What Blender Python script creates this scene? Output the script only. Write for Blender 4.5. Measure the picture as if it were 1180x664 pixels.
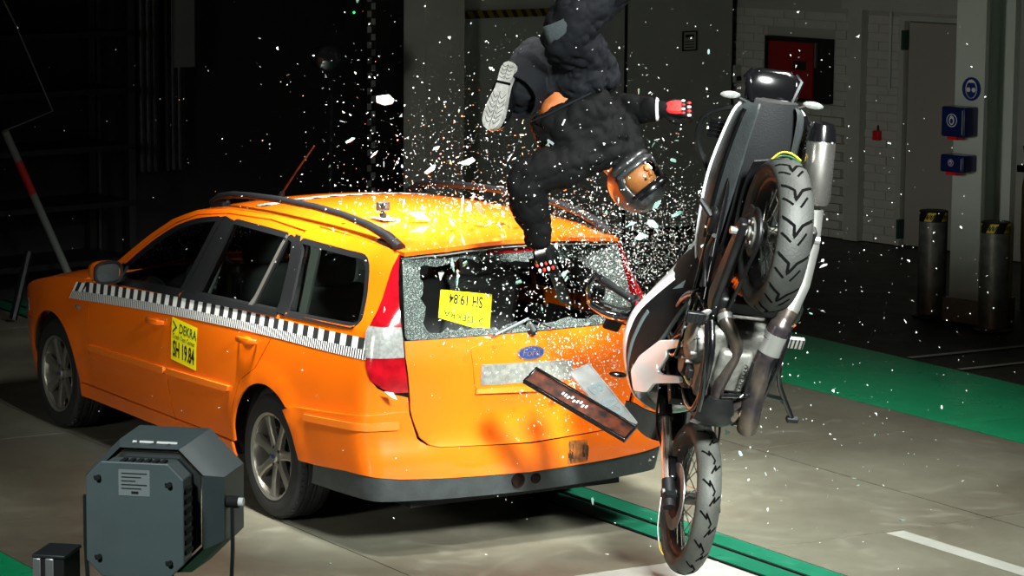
import bpy, bmesh, math, random
from mathutils import Vector, Matrix, noise
from mathutils.geometry import delaunay_2d_cdt
random.seed(7)
for o in list(bpy.data.objects): bpy.data.objects.remove(o)
S = bpy.context.scene
COL = S.collection
R = math.radians
PI = math.pi
# ------------------------------------------------------------------ camera
cam = bpy.data.objects.new('camera', bpy.data.cameras.new('camera')); COL.objects.link(cam)
cam.data.sensor_width = 36; cam.data.lens = 3405.32*36/1180
cam.data.clip_end = 200
_r = Vector((-0.52178, -0.85304, 0.00812)); _u = Vector((0.12637, -0.06788, 0.98966)); _f = Vector((0.84367, -0.51741, -0.14322))
cam.matrix_world = Matrix(((_r.x, _u.x, -_f.x, -13.0293), (_r.y, _u.y, -_f.y, 7.4463), (_r.z, _u.z, -_f.z, 3.2885), (0, 0, 0, 1)))
S.camera = cam
# ------------------------------------------------------------------ world, lamps, exposure
S.view_settings.view_transform = 'Standard'; S.view_settings.look = 'None'
S.view_settings.exposure = 0.0; S.view_settings.gamma = 1.0; S.view_settings.use_curve_mapping = False
w = bpy.data.worlds.new('dark_hall'); S.world = w; w.use_nodes = True
w.node_tree.nodes['Background'].inputs[0].default_value = (0.6, 0.8, 0.75, 1)
w.node_tree.nodes['Background'].inputs[1].default_value = 0.004
def area(name, loc, target, size, power, color=(1, 1, 1), spread=180, size_y=None):
    l = bpy.data.lights.new(name, 'AREA'); l.energy = power; l.color = color
    l.shape = 'RECTANGLE' if size_y else 'SQUARE'; l.size = size
    if size_y: l.size_y = size_y
    l.spread = R(spread)
    o = bpy.data.objects.new(name, l); COL.objects.link(o); o.location = loc
    o.rotation_euler = (Vector(target)-Vector(loc)).to_track_quat('-Z', 'Y').to_euler()
    return o
# crash-hall floodlights over the impact point, then unseen fill lamps added around it
area('overhead_flood_bank', (-3.4, -3.0, 6.2), (-1.2, -.9, .7), 1.6, 200, (1, 1, .94), 86)
area('overhead_roof_bank', (-.9, 1.2, 6.6), (-.1, .05, 1.4), 1.0, 120, (1, .99, .92), 26)
area('side_fill', (-3.4, 8.2, 2.9), (.3, .8, .75), 1.1, 34, (1, .98, .91), 58)  # added fill, set low to light the car side and spare the floor
area('camera_side_fill', (-9.0, 1.5, 5.2), (-1.9, -.3, 1.0), 1.2, 115, (.95, 1, .96), 30)  # added fill from the camera side for bike and tailgate
area('lamp_back_fill', (-6.9, 6.3, 5.0), (-4.0, 3.4, 1.05), .6, 10, (.9, 1, .98), 34)  # added fill lamp for the back of the foreground floodlight
# ------------------------------------------------------------------ helpers
def lin(c):
    return tuple(((x/255)/12.92 if x/255 <= .04045 else ((x/255+.055)/1.055)**2.4) for x in c)
M = {}
def mat(name, col, rough=.5, metal=0., coat=0., spec=.5, noise_amt=0., noise_scale=8., bump=0., bump_scale=40., emit=0., dark=None, trans=0., alpha=1., coat_rough=.05, detail=4., rough_var=0.):
    m = bpy.data.materials.new(name); m.use_nodes = True; nt = m.node_tree; N = nt.nodes; L = nt.links
    b = N['Principled BSDF']; c = lin(col) if max(col) > 1 else col
    b.inputs['Base Color'].default_value = (*c, 1); b.inputs['Roughness'].default_value = rough
    b.inputs['Metallic'].default_value = metal; b.inputs['Coat Weight'].default_value = coat; b.inputs['Coat Roughness'].default_value = coat_rough
    b.inputs['Specular IOR Level'].default_value = spec
    b.inputs['Transmission Weight'].default_value = trans; b.inputs['Alpha'].default_value = alpha
    tc = None
    def coord():
        nonlocal tc
        if tc is None: tc = N.new('ShaderNodeTexCoord')
        return tc.outputs['Object']
    if noise_amt or rough_var:
        n = N.new('ShaderNodeTexNoise'); n.inputs['Scale'].default_value = noise_scale; n.inputs['Detail'].default_value = detail
        L.new(coord(), n.inputs['Vector'])
        if noise_amt:
            mx = N.new('ShaderNodeMix'); mx.data_type = 'RGBA'
            d = lin(dark) if dark else tuple(x*(1-noise_amt) for x in c)
            mx.inputs['A'].default_value = (*d, 1); mx.inputs['B'].default_value = (*c, 1)
            rp = N.new('ShaderNodeValToRGB'); rp.color_ramp.elements[0].position = .35; rp.color_ramp.elements[1].position = .65
            L.new(n.outputs['Fac'], rp.inputs[0]); L.new(rp.outputs[0], mx.inputs['Factor']); L.new(mx.outputs['Result'], b.inputs['Base Color'])
        if rough_var:
            mr = N.new('ShaderNodeMapRange'); mr.inputs[3].default_value = rough-rough_var; mr.inputs[4].default_value = rough+rough_var
            L.new(n.outputs['Fac'], mr.inputs[0]); L.new(mr.outputs[0], b.inputs['Roughness'])
    if bump:
        n = N.new('ShaderNodeTexNoise'); n.inputs['Scale'].default_value = bump_scale; n.inputs['Detail'].default_value = 5
        L.new(coord(), n.inputs['Vector'])
        bp = N.new('ShaderNodeBump'); bp.inputs['Strength'].default_value = bump; bp.inputs['Distance'].default_value = .01
        L.new(n.outputs['Fac'], bp.inputs['Height']); L.new(bp.outputs[0], b.inputs['Normal'])
    if emit:
        b.inputs['Emission Color'].default_value = (*c, 1); b.inputs['Emission Strength'].default_value = emit
    M[name] = m
    return m
def tint_glass(name, col, clear, rough=.03):
    """thin sheet glass: part see-through, part mirror, no refraction"""
    m = bpy.data.materials.new(name); m.use_nodes = True; nt = m.node_tree; N = nt.nodes; L = nt.links
    N.remove(N['Principled BSDF']); out = N['Material Output']
    t = N.new('ShaderNodeBsdfTransparent'); t.inputs[0].default_value = (*[c*clear for c in col], 1)
    g = N.new('ShaderNodeBsdfGlossy'); g.inputs['Roughness'].default_value = rough
    fr = N.new('ShaderNodeFresnel'); fr.inputs[0].default_value = 1.45
    mx = N.new('ShaderNodeMixShader'); L.new(fr.outputs[0], mx.inputs[0]); L.new(t.outputs[0], mx.inputs[1]); L.new(g.outputs[0], mx.inputs[2])
    L.new(mx.outputs[0], out.inputs[0]); M[name] = m
    return m

class MB:
    def __init__(s): s.v = []; s.f = []; s.m = []; s.cm = 0
    def add(s, vs, fs):
        o = len(s.v); s.v += [tuple(v) for v in vs]; s.f += [tuple(i+o for i in f) for f in fs]; s.m += [s.cm]*len(fs); return s
    def box(s, c, d, rot=None):
        hx, hy, hz = d[0]/2, d[1]/2, d[2]/2; c = Vector(c)
        vs = [Vector((x, y, z)) for x in (-hx, hx) for y in (-hy, hy) for z in (-hz, hz)]
        if rot is not None: vs = [rot @ v for v in vs]
        return s.add([v+c for v in vs], [(0, 1, 3, 2), (4, 6, 7, 5), (0, 4, 5, 1), (2, 3, 7, 6), (0, 2, 6, 4), (1, 5, 7, 3)])
    def span(s, a, b):
        return s.box([(p+q)/2 for p, q in zip(a, b)], [abs(q-p) for p, q in zip(a, b)])
    def prism(s, poly, fn, h0, h1):
        """poly in 2D, fn(u,v,h)->3D"""
        n = len(poly); vs = [fn(u, v, h0) for u, v in poly]+[fn(u, v, h1) for u, v in poly]
        return s.add(vs, [tuple(range(n))[::-1], tuple(range(n, 2*n))]+[(i, (i+1) % n, n+(i+1) % n, n+i) for i in range(n)])
    def loft(s, rings, cap=True, closed=False):
        n = len(rings[0]); vs = [p for r in rings for p in r]; fs = []
        k = len(rings)
        for i in range(k if closed else k-1):
            j = (i+1) % k
            for a in range(n): fs.append((i*n+a, i*n+(a+1) % n, j*n+(a+1) % n, j*n+a))
        if cap and not closed: fs += [tuple(range(n))[::-1], tuple(range((k-1)*n, k*n))]
        return s.add(vs, fs)
    def tube(s, path, r, n=8, cap=True, closed=False, flat=1., up=None):
        path = [Vector(p) for p in path]; k = len(path)
        rr = list(r) if isinstance(r, (list, tuple)) else [r]*k
        if len(rr) != k: rr = [rr[min(int(i*(len(rr)-1)/max(k-1, 1)+.5), len(rr)-1)] for i in range(k)]
        rings = []; prev = None
        for i, p in enumerate(path):
            if closed: t = path[(i+1) % k]-path[i-1]
            else: t = path[min(i+1, k-1)]-path[max(i-1, 0)]
            t.normalize()
            if prev is None:
                a = Vector(up) if up else (Vector((0, 0, 1)) if abs(t.z) < .9 else Vector((1, 0, 0)))
            else: a = prev
            b = t.cross(a).normalized(); a = b.cross(t).normalized(); prev = a
            rings.append([p+rr[i]*(math.cos(2*PI*j/n)*b+flat*math.sin(2*PI*j/n)*a) for j in range(n)])
        return s.loft(rings, cap, closed)
    def lathe(s, prof, n=24, mtx=None, cap=False):
        """prof: (radius, axial) list round local +y axis; closed profile if first==last"""
        vs = []; k = len(prof)
        for j in range(n):
            a = 2*PI*j/n
            for r, h in prof:
                p = Vector((r*math.cos(a), h, r*math.sin(a))); vs.append(mtx @ p if mtx else p)
        fs = []
        for j in range(n):
            q = (j+1) % n
            for i in range(k-1): fs.append((j*k+i, j*k+i+1, q*k+i+1, q*k+i))
        if cap: fs += [tuple(j*k for j in range(n)), tuple(j*k+k-1 for j in range(n))[::-1]]
        return s.add(vs, fs)
    def ball(s, c, r, n=12, m=8, rot=None):
        r = (r, r, r) if not isinstance(r, (tuple, list)) else r; c = Vector(c); vs = []
        for i in range(m+1):
            th = PI*i/m
            for j in range(n):
                v = Vector((r[0]*math.sin(th)*math.cos(2*PI*j/n), r[1]*math.sin(th)*math.sin(2*PI*j/n), r[2]*math.cos(th)))
                vs.append(c+(rot @ v if rot else v))
        return s.add(vs, [(i*n+j, (i+1)*n+j, (i+1)*n+(j+1) % n, i*n+(j+1) % n) for i in range(m) for j in range(n)])
    def cyl(s, a, b, r, n=14, r2=None):
        return s.tube([a, b], [r, r if r2 is None else r2], n)
    def build(s, name, m, parent=None, smooth=True, ang=38, bevel=0., kind=None, subd=0, mtx=None, weld=True, fixn=True):
        me = bpy.data.meshes.new(name); bm = bmesh.new()
        bv = [bm.verts.new(v) for v in s.v]
        for f, mi in zip(s.f, s.m):
            try: fc = bm.faces.new([bv[i] for i in f]); fc.material_index = mi
            except ValueError: pass
        if weld: bmesh.ops.remove_doubles(bm, verts=bm.verts, dist=1e-5)
        bmesh.ops.dissolve_degenerate(bm, edges=bm.edges, dist=1e-7)
        if fixn: bmesh.ops.recalc_face_normals(bm, faces=bm.faces)
        bm.to_mesh(me); bm.free()
        for x in (m if isinstance(m, (list, tuple)) else [m]): me.materials.append(M[x])
        if smooth:
            me.shade_smooth(); me.set_sharp_from_angle(angle=R(ang))
        o = bpy.data.objects.new(name, me); COL.objects.link(o)
        if mtx is not None: o.matrix_world = mtx
        if bevel:
            b = o.modifiers.new('bevel', 'BEVEL'); b.width = bevel; b.segments = 2; b.limit_method = 'ANGLE'; b.angle_limit = R(35); b.harden_normals = False
        if subd:
            b = o.modifiers.new('subsurf', 'SUBSURF'); b.levels = subd; b.render_levels = subd
        if parent: o.parent = parent
        if kind: o['kind'] = kind
        return o
def empty(name, loc=(0, 0, 0), mtx=None):
    o = bpy.data.objects.new(name, None); COL.objects.link(o); o.location = loc; o.empty_display_size = .1
    if mtx is not None: o.matrix_world = mtx
    return o
def tag(o, label, cat, group=None):
    o['label'] = label; o['category'] = cat
    if group: o['group'] = group
    return o
def copy_tree(o, parent=None):
    c = o.copy(); COL.objects.link(c)
    if parent: c.parent = parent
    for ch in list(o.children): copy_tree(ch, c)
    return c
def itp(x, T):
    if x <= T[0][0]: return T[0][1]
    if x >= T[-1][0]: return T[-1][1]
    for i in range(len(T)-1):
        if T[i][0] <= x <= T[i+1][0]: break
    def tan(k):
        if k == 0: return (T[1][1]-T[0][1])/(T[1][0]-T[0][0])
        if k == len(T)-1: return (T[k][1]-T[k-1][1])/(T[k][0]-T[k-1][0])
        a = (T[k][1]-T[k-1][1])/(T[k][0]-T[k-1][0]); b = (T[k+1][1]-T[k][1])/(T[k+1][0]-T[k][0])
        return 0 if a*b <= 0 else 2*a*b/(a+b)
    h = T[i+1][0]-T[i][0]; t = (x-T[i][0])/h
    return (2*t**3-3*t*t+1)*T[i][1]+(t**3-2*t*t+t)*h*tan(i)+(-2*t**3+3*t*t)*T[i+1][1]+(t**3-t*t)*h*tan(i+1)
def rnd(poly, r, n=4):
    """round the corners of a 2D polygon; r scalar or per-corner list"""
    out = []; k = len(poly)
    for i in range(k):
        p = Vector(poly[i]); a = Vector(poly[i-1])-p; b = Vector(poly[(i+1) % k])-p
        q = r[i] if isinstance(r, (list, tuple)) else r
        q = min(q, a.length*.48, b.length*.48)
        if q < 1e-4: out.append(tuple(p)); continue
        A = p+a.normalized()*q; B = p+b.normalized()*q
        for j in range(n+1):
            t = j/n; out.append(tuple((1-t)**2*A+2*t*(1-t)*p+t*t*B))
    return out
def inside(p, poly):
    x, y = p; c = False; n = len(poly)
    for i in range(n):
        x1, y1 = poly[i]; x2, y2 = poly[i-1]
        if (y1 > y) != (y2 > y) and x < (x2-x1)*(y-y1)/(y2-y1)+x1: c = not c
    return c
def dens(poly, step):
    out = []; n = len(poly)
    for i in range(n):
        a = Vector(poly[i]); b = Vector(poly[(i+1) % n]); k = max(1, math.ceil((b-a).length/step))
        for j in range(k): out.append(tuple(a+(b-a)*j/k))
    return out
def segdist(p, poly):
    d = 9e9; n = len(poly); P = Vector(p)
    for i in range(n):
        a = Vector(poly[i]); b = Vector(poly[(i+1) % n]); ab = b-a
        t = max(0, min(1, (P-a).dot(ab)/max(ab.length_squared, 1e-12))); d = min(d, (a+ab*t-P).length)
    return d
def fnormal(fm, u, v, out):
    if callable(out): out = out(fm(u, v))
    e = 1e-3; a = Vector(fm(u+e, v))-Vector(fm(u-e, v)); b = Vector(fm(u, v+e))-Vector(fm(u, v-e)); n = a.cross(b)
    if n.length < 1e-12: return Vector(out).normalized()
    n.normalize(); return n if n.dot(Vector(out)) >= 0 else -n
def panel(name, outline, fm, m, parent, out, step=.06, off=0., skirt=.014, holes=(), mirror=False, hstep=None, **kw):
    """sheet of bodywork: 2D outline laid on surface fm(u,v), offset along its normal, with folded-in edges"""
    outl = dens(outline, hstep or step); hl = [dens(h, hstep or step) for h in holes]
    V = [Vector(p) for p in outl]; E = [(i, (i+1) % len(outl)) for i in range(len(outl))]
    for h in hl:
        b = len(V); V += [Vector(p) for p in h]; E += [(b+i, b+(i+1) % len(h)) for i in range(len(h))]
    x0 = min(p[0] for p in outl); x1 = max(p[0] for p in outl); y0 = min(p[1] for p in outl); y1 = max(p[1] for p in outl)
    nx = int((x1-x0)/step)+1; ny = int((y1-y0)/step)+1
    for i in range(nx+1):
        for j in range(ny+1):
            q = (x0+(i+.013)*step, y0+(j+.017)*step)
            if inside(q, outl) and not any(inside(q, h) for h in hl) and segdist(q, outl) > step*.35 and all(segdist(q, h) > step*.35 for h in hl): V.append(Vector(q))
    vo, eo, fo = delaunay_2d_cdt(V, E, [], 1, 1e-6)[:3]
    fo = [f for f in fo if not any(inside(((vo[f[0]].x+vo[f[1]].x+vo[f[2]].x)/3, (vo[f[0]].y+vo[f[1]].y+vo[f[2]].y)/3), h) for h in hl)]
    P = []; Nn = []
    for q in vo:
        n = fnormal(fm, q.x, q.y, out); Nn.append(n); P.append(Vector(fm(q.x, q.y))+n*off)
    b = MB(); fs = []
    for f in fo:
        a, c, d = P[f[0]], P[f[1]], P[f[2]]; nn = (c-a).cross(d-a)
        fs.append(tuple(f) if nn.dot(Nn[f[0]]) >= 0 else tuple(f[::-1]))
    cnt = {}
    for f in fs:
        for i in range(3):
            e = (f[i], f[(i+1) % 3]); cnt[e] = cnt.get(e, 0)+1
    if skirt:
        ext = {}
        for (i, j) in list(cnt):
            if (j, i) not in cnt:
                for k in (i, j):
                    if k not in ext: ext[k] = len(P); P.append(P[k]-Nn[k]*skirt)
                fs.append((j, i, ext[i], ext[j]))
    if mirror: P = [Vector((q.x, -q.y, q.z)) for q in P]; fs = [f[::-1] for f in fs]
    b.add(P, fs)
    return b.build(name, m, parent, weld=False, fixn=False, **kw)
def text_geo(body, size=1., ax='CENTER', font_bold=0., extrude=0.):
    cu = bpy.data.curves.new('txt', 'FONT'); cu.body = body; cu.size = size; cu.align_x = ax; cu.align_y = 'CENTER'; cu.offset = font_bold; cu.extrude = extrude
    cu.resolution_u = 3
    o = bpy.data.objects.new('txt', cu); COL.objects.link(o)
    bpy.context.view_layer.update()
    me = bpy.data.meshes.new_from_object(o.evaluated_get(bpy.context.evaluated_depsgraph_get()))
    vs = [v.co.copy() for v in me.vertices]; fs = [tuple(p.vertices) for p in me.polygons]
    bpy.data.objects.remove(o); bpy.data.meshes.remove(me); bpy.data.curves.remove(cu)
    return vs, fs
def text(name, body, size, fn, m, parent, bold=0., sx=1., ax='CENTER', extrude=0.):
    vs, fs = text_geo(body, size, ax, bold, extrude); b = MB(); b.add([fn(v.x*sx, v.y, v.z) for v in vs], fs)
    return b.build(name, m, parent, smooth=False, weld=False, fixn=False)
# ------------------------------------------------------------------ materials
mat('orange_paint', (0.80, 0.138, 0.002), .32, 0, .9, .5, noise_amt=.06, noise_scale=3)
mat('orange_trim', (0.72, 0.15, 0.006), .45, 0, .3)
mat('black_plastic', (14, 15, 17), .55, spec=.3, bump=.15, bump_scale=180)
mat('grey_plastic', (52, 57, 58), .55, bump=.2, bump_scale=90, noise_amt=.3, noise_scale=14)
mat('gloss_black', (10, 10, 12), .18, coat=.6)
mat('rubber', (26, 26, 27), .72, bump=.25, bump_scale=120, noise_amt=.25, noise_scale=12)
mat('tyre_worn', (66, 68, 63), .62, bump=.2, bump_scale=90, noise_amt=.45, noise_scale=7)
mat('tyre_shaded', (44, 46, 43), .62, bump=.2, bump_scale=90, noise_amt=.45, noise_scale=7)  # darker copy for the rear wheel, shade mixed into the colour
mat('hazard_dim', (120, 108, 26), .6)  # hazard yellow darkened to carry the dim light at the doorway
mat('tyre_groove', (5, 5, 5), .95, spec=.05)
mat('alloy', (176, 172, 162), .33, .85, rough_var=.08, noise_scale=20)
mat('steel', (164, 164, 160), .34, .8, rough_var=.1, noise_scale=12)
mat('brushed_steel', (188, 186, 180), .27, .95, rough_var=.08, noise_scale=9)
mat('dark_metal', (46, 47, 48), .42, .8, noise_amt=.3, noise_scale=15)
mat('engine_metal', (128, 128, 122), .5, .55, bump=.3, bump_scale=60, noise_amt=.55, noise_scale=18)
mat('titanium_pipe', (108, 98, 86), .32, .8, noise_amt=.5, noise_scale=9, dark=(52, 48, 58))
mat('interior_dark', (15, 16, 17), .8)
mat('seat_fabric', (112, 116, 116), .9, bump=.2, bump_scale=200)
mat('trim_grey', (150, 158, 152), .7)
mat('white_paint', (238, 238, 236), .3, coat=.4)
mat('bike_white', (250, 251, 252), .3, coat=.7)
mat('white_print', (232, 232, 230), .5)
mat('black_print', (12, 12, 13), .5)
mat('red_lens', (0.36, 0.004, 0.010), .14, coat=1., noise_amt=.45, noise_scale=14)
mat('clear_lens', (150, 153, 150), .18, .25, coat=1., noise_amt=.3, noise_scale=60)
mat('yellow_sign', (240, 226, 20), .45)
mat('green_print', (12, 74, 36), .5)
mat('fabric_black', (20, 22, 26), .8, spec=.12, bump=.12, bump_scale=120, noise_amt=.3, noise_scale=9)
mat('fabric_jacket', (9, 10, 10), .8, spec=.1, bump=.12, bump_scale=120, noise_amt=.3, noise_scale=7)
mat('fabric_grey', (56, 63, 66), .8, bump=.4, bump_scale=70)
mat('skin_vinyl', (186, 106, 56), .5, noise_amt=.25, noise_scale=20)
mat('shoe_sole', (150, 150, 146), .6, noise_amt=.4, noise_scale=25, bump=.3, bump_scale=80)
mat('helmet_shell', (34, 35, 36), .35, coat=.5, noise_amt=.35, noise_scale=12)
mat('helmet_orange', (168, 62, 16), .35, coat=.5, noise_amt=.5, noise_scale=10, dark=(60, 32, 16))
mat('glove_red', (192, 28, 26), .6, bump=.3, bump_scale=90)
mat('glove_white', (214, 210, 206), .6)
mat('fork_chrome', (214, 200, 188), .22, .8)
mat('spring_orange', (230, 90, 20), .4)
mat('hose_white', (210, 214, 210), .5)
mat('plate_alu', (150, 152, 150), .35, .7, noise_amt=.25, noise_scale=14)
mat('brown_plate', (86, 40, 22), .4, .4, noise_amt=.6, noise_scale=20, dark=(20, 12, 9))
mat('lamp_grey', (92, 104, 106), .48, .2, noise_amt=.12, noise_scale=5)
mat('lamp_dark', (46, 50, 51), .5, .3)
mat('alu_profile', (206, 208, 206), .35, .8)
tint_glass('car_glass', (.80, .90, .86), .85)
def speckle(name, base, fleck, scale, thr, rough=.35):
    """crazed safety glass: pale cell edges over a darker body"""
    m = mat(name, base, rough); nt = m.node_tree; N = nt.nodes; L = nt.links; b = N['Principled BSDF']
    tc = N.new('ShaderNodeTexCoord'); v = N.new('ShaderNodeTexVoronoi'); v.inputs['Scale'].default_value = scale
    L.new(tc.outputs['Object'], v.inputs['Vector'])
    rp = N.new('ShaderNodeValToRGB'); rp.color_ramp.elements[0].position = thr-.08; rp.color_ramp.elements[1].position = thr+.08
    rp.color_ramp.elements[0].color = (*lin(base), 1); rp.color_ramp.elements[1].color = (*lin(fleck), 1)
    L.new(v.outputs['Distance'], rp.inputs[0]); L.new(rp.outputs[0], b.inputs['Base Color'])
    bp = N.new('ShaderNodeBump'); bp.inputs['Strength'].default_value = .6; bp.inputs['Distance'].default_value = .004
    L.new(v.outputs['Distance'], bp.inputs['Height']); L.new(bp.outputs[0], b.inputs['Normal'])
    return m
speckle('crazed_glass', (20, 25, 24), (104, 120, 114), 210, .62)
speckle('shard_frosted', (120, 132, 126), (226, 232, 226), 140, .4)
mat('shard_green', (0.27, 0.48, 0.42), .12, coat=1., noise_amt=.25, noise_scale=30)
mat('shard_white', (0.80, 0.86, 0.83), .25, coat=.6)
def concrete(name, c1, c2, c3, rough=.42):
    m = mat(name, c1, rough); nt = m.node_tree; N = nt.nodes; L = nt.links; b = N['Principled BSDF']
    tc = N.new('ShaderNodeTexCoord')
    def nz(sc, det, dist=0):
        n = N.new('ShaderNodeTexNoise'); n.inputs['Scale'].default_value = sc; n.inputs['Detail'].default_value = det; n.inputs['Distortion'].default_value = dist
        L.new(tc.outputs['Object'], n.inputs['Vector']); return n
    a = nz(.8, 6, .6); f = nz(14, 5); s = nz(3.2, 6, 1.2)
    def mix(x, y, fac, lo, hi):
        rp = N.new('ShaderNodeMapRange'); rp.inputs[1].default_value = lo; rp.inputs[2].default_value = hi
        L.new(fac.outputs['Fac'], rp.inputs[0]); mx = N.new('ShaderNodeMix'); mx.data_type = 'RGBA'
        for k, q in (('A', x), ('B', y)):
            if isinstance(q, tuple): mx.inputs[k].default_value = (*lin(q), 1)
            else: L.new(q, mx.inputs[k])
        L.new(rp.outputs[0], mx.inputs['Factor']); return mx.outputs['Result']
    r1 = mix(c1, c2, a, .38, .62); r2 = mix(r1, c3, s, .56, .85)
    mx = N.new('ShaderNodeMix'); mx.data_type = 'RGBA'; mx.blend_type = 'MULTIPLY'; mx.inputs['Factor'].default_value = .35
    L.new(r2, mx.inputs['A']); L.new(f.outputs['Color'], mx.inputs['B'])
    g = N.new('ShaderNodeRGBToBW'); L.new(f.outputs['Color'], g.inputs[0]); L.new(g.outputs[0], mx.inputs['B'])
    L.new(mx.outputs['Result'], b.inputs['Base Color'])
    mr = N.new('ShaderNodeMapRange'); mr.inputs[3].default_value = rough-.14; mr.inputs[4].default_value = rough+.16
    L.new(s.outputs['Fac'], mr.inputs[0]); L.new(mr.outputs[0], b.inputs['Roughness'])
    bp = N.new('ShaderNodeBump'); bp.inputs['Strength'].default_value = .12; bp.inputs['Distance'].default_value = .005
    L.new(f.outputs['Fac'], bp.inputs['Height']); L.new(bp.outputs[0], b.inputs['Normal'])
    return m
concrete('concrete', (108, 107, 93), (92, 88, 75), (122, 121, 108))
concrete('concrete_unlit', (46, 44, 38), (36, 35, 30), (54, 52, 46), .5)  # far floor's lack of light put into a darker concrete colour
concrete('concrete_pale', (176, 178, 170), (160, 162, 154), (190, 192, 186), .35)
concrete('green_floor', (18, 158, 104), (14, 142, 92), (40, 168, 118), .3)
concrete('green_track', (26, 112, 84), (14, 96, 70), (60, 138, 108), .4)
concrete('white_line', (164, 166, 158), (140, 142, 134), (182, 184, 176), .45)
mat('pole_dimmed', (92, 96, 92), .6)  # pale pole and plate coloured down for the dark corner of the hall
mat('slot_dark', (14, 14, 14), .8)
mat('rail_steel', (40, 40, 40), .4, .8)
mat('wall_paint', (196, 200, 190), .8, bump=.2, bump_scale=30, noise_amt=.08, noise_scale=3)
mat('brick_paint', (204, 206, 196), .75, bump=.25, bump_scale=40, noise_amt=.08, noise_scale=6)
mat('mortar', (176, 178, 170), .9)
mat('panel_grey', (178, 188, 178), .6, noise_amt=.1, noise_scale=2)
mat('unlit_wall', (9, 10, 10), .8, noise_amt=.2, noise_scale=2)  # near-black base colour stands for the lack of light back here
mat('door_grey', (176, 174, 162), .5)
mat('column_grey', (204, 216, 208), .5)
mat('cabinet_red', (150, 16, 18), .45)
mat('cabinet_black', (18, 18, 18), .5)
mat('sign_blue', (22, 52, 128), .45)
mat('box_blue', (16, 32, 92), .35, coat=.4)
mat('lip_red', (240, 30, 30), .4)
mat('galv', (150, 152, 150), .4, .45, noise_amt=.35, noise_scale=16, bump=.1, bump_scale=30)
mat('hazard_yellow', (236, 214, 30), .5)
mat('frame_green', (30, 74, 62), .5)
mat('ceiling_dark', (40, 42, 42), .9)
mat('strap_yellow', (214, 176, 20), .6)
mat('led_green', (0.05, 1.0, 0.25), .5, emit=1.5)
mat('lens_glass', (90, 96, 96), .08, .6, coat=1.)
# ------------------------------------------------------------------ the hall
HALL = Matrix.Translation((8.9647, -8.4086, 0)) @ Matrix.Rotation(R(100), 4, 'Z')   # x: along back wall, y: along right wall, out of the corner
def hal(x, y, z=0): return HALL @ Vector((x, y, z))
def struct(o): o['kind'] = 'structure'; return o
b = MB(); b.span((-.4, -.4, -.3), (22, 24, -.008)); floor = struct(b.build('floor', 'concrete_unlit', mtx=HALL, smooth=False))
b = MB(); b.span((-.4, -.4, 7.4), (22, 24, 7.6)); struct(b.build('ceiling', 'ceiling_dark', mtx=HALL, smooth=False))
def slab(x0, x1, y0, y1, m, z=0.):
    b = MB(); g = .004; b.span((x0+g, y0+g, -.008), (x1-g, y1-g, z)); o = b.build('floor_slab', m, floor, smooth=False)
    o.matrix_parent_inverse = floor.matrix_world.inverted(); return o
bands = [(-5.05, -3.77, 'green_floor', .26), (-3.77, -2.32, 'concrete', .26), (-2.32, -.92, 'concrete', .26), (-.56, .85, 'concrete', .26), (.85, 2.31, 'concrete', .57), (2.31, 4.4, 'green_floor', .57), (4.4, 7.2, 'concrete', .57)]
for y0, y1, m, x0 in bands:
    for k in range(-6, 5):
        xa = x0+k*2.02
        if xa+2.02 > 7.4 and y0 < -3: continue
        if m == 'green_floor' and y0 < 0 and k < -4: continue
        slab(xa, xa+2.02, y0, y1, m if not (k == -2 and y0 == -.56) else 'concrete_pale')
# impact track let into the floor: two painted boards either side of a slot
track = empty('impact_track', (0, -.75, 0))
tag(track, 'green painted guide track with two dark slots running under the car', 'guide track')
for y0, y1, m, nm in ((-.915, -.775, 'green_track', 'track_board'), (-.735, -.595, 'green_track', 'track_board')):
    for k in range(-5, 4):
        b = MB(); b.span((.26+k*2.02+.003, y0+.75, -.008), (.26+(k+1)*2.02-.003, y1+.75, .0)); b.build(nm, m, track, smooth=False)
for y0, y1 in ((-.775, -.735), (-.595, -.562)):
    b = MB(); b.span((-9.8, y0+.75, -.008), (8.3, y1+.75, -.0045)); b.build('slot', 'slot_dark', track, smooth=False)
    b = MB(); b.span((-9.8, (y0+y1)/2+.75-.004, -.0045), (8.3, (y0+y1)/2+.75+.004, .001)); b.build('slot_rail', 'rail_steel', track, smooth=False)
def line(x0, x1, y0, y1, label):
    b = MB(); b.span((x0, y0, .0005), (x1, y1, .0022)); tag(b.build('floor_line', 'white_line', smooth=False), label, 'floor marking')
line(2.255, 2.31, -6.6, -5.08, 'white painted floor line farther from the bike beyond the green lane')
line(1.735, 1.785, -6.2, -5.08, 'white painted floor line nearer the bike beyond the green lane')
line(-3.9, -1.79, -1.745, -1.635, 'wide worn white line painted on bare concrete beside the bike')
# walls
LINTEL = 2.03
b = MB(); b.span((-.3, -.3, 0), (22, 0, 7.4)); wall_back = struct(b.build('wall_back', 'unlit_wall', mtx=HALL, smooth=False))
b = MB(); b.span((-.3, 0, 0), (0, 2.0, 7.4)); b.span((-.3, 3.04, 0), (0, 24, 7.4)); b.span((-.3, 2.0, 2.0), (0, 3.04, 7.4)); b.span((-.3, 2.0, 0), (-.25, 3.04, 2.0))
wall_right = struct(b.build('wall_right', 'mortar', mtx=HALL, smooth=False))
b = MB(); b.span((21.7, 0, 0), (22, 24, 7.4)); struct(b.build('wall_left', 'unlit_wall', mtx=HALL, smooth=False))
b = MB(); b.span((0, 23.7, 0), (22, 24, 7.4)); struct(b.build('wall_front', 'unlit_wall', mtx=HALL, smooth=False))
def hb(name, m, a, c, parent=None, **kw):
    b = MB(); b.span(a, c); o = b.build(name, m, smooth=kw.pop('smooth', False), mtx=HALL, **kw)
    if parent: o.parent = parent; o.matrix_parent_inverse = parent.matrix_world.inverted()
    return o
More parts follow.
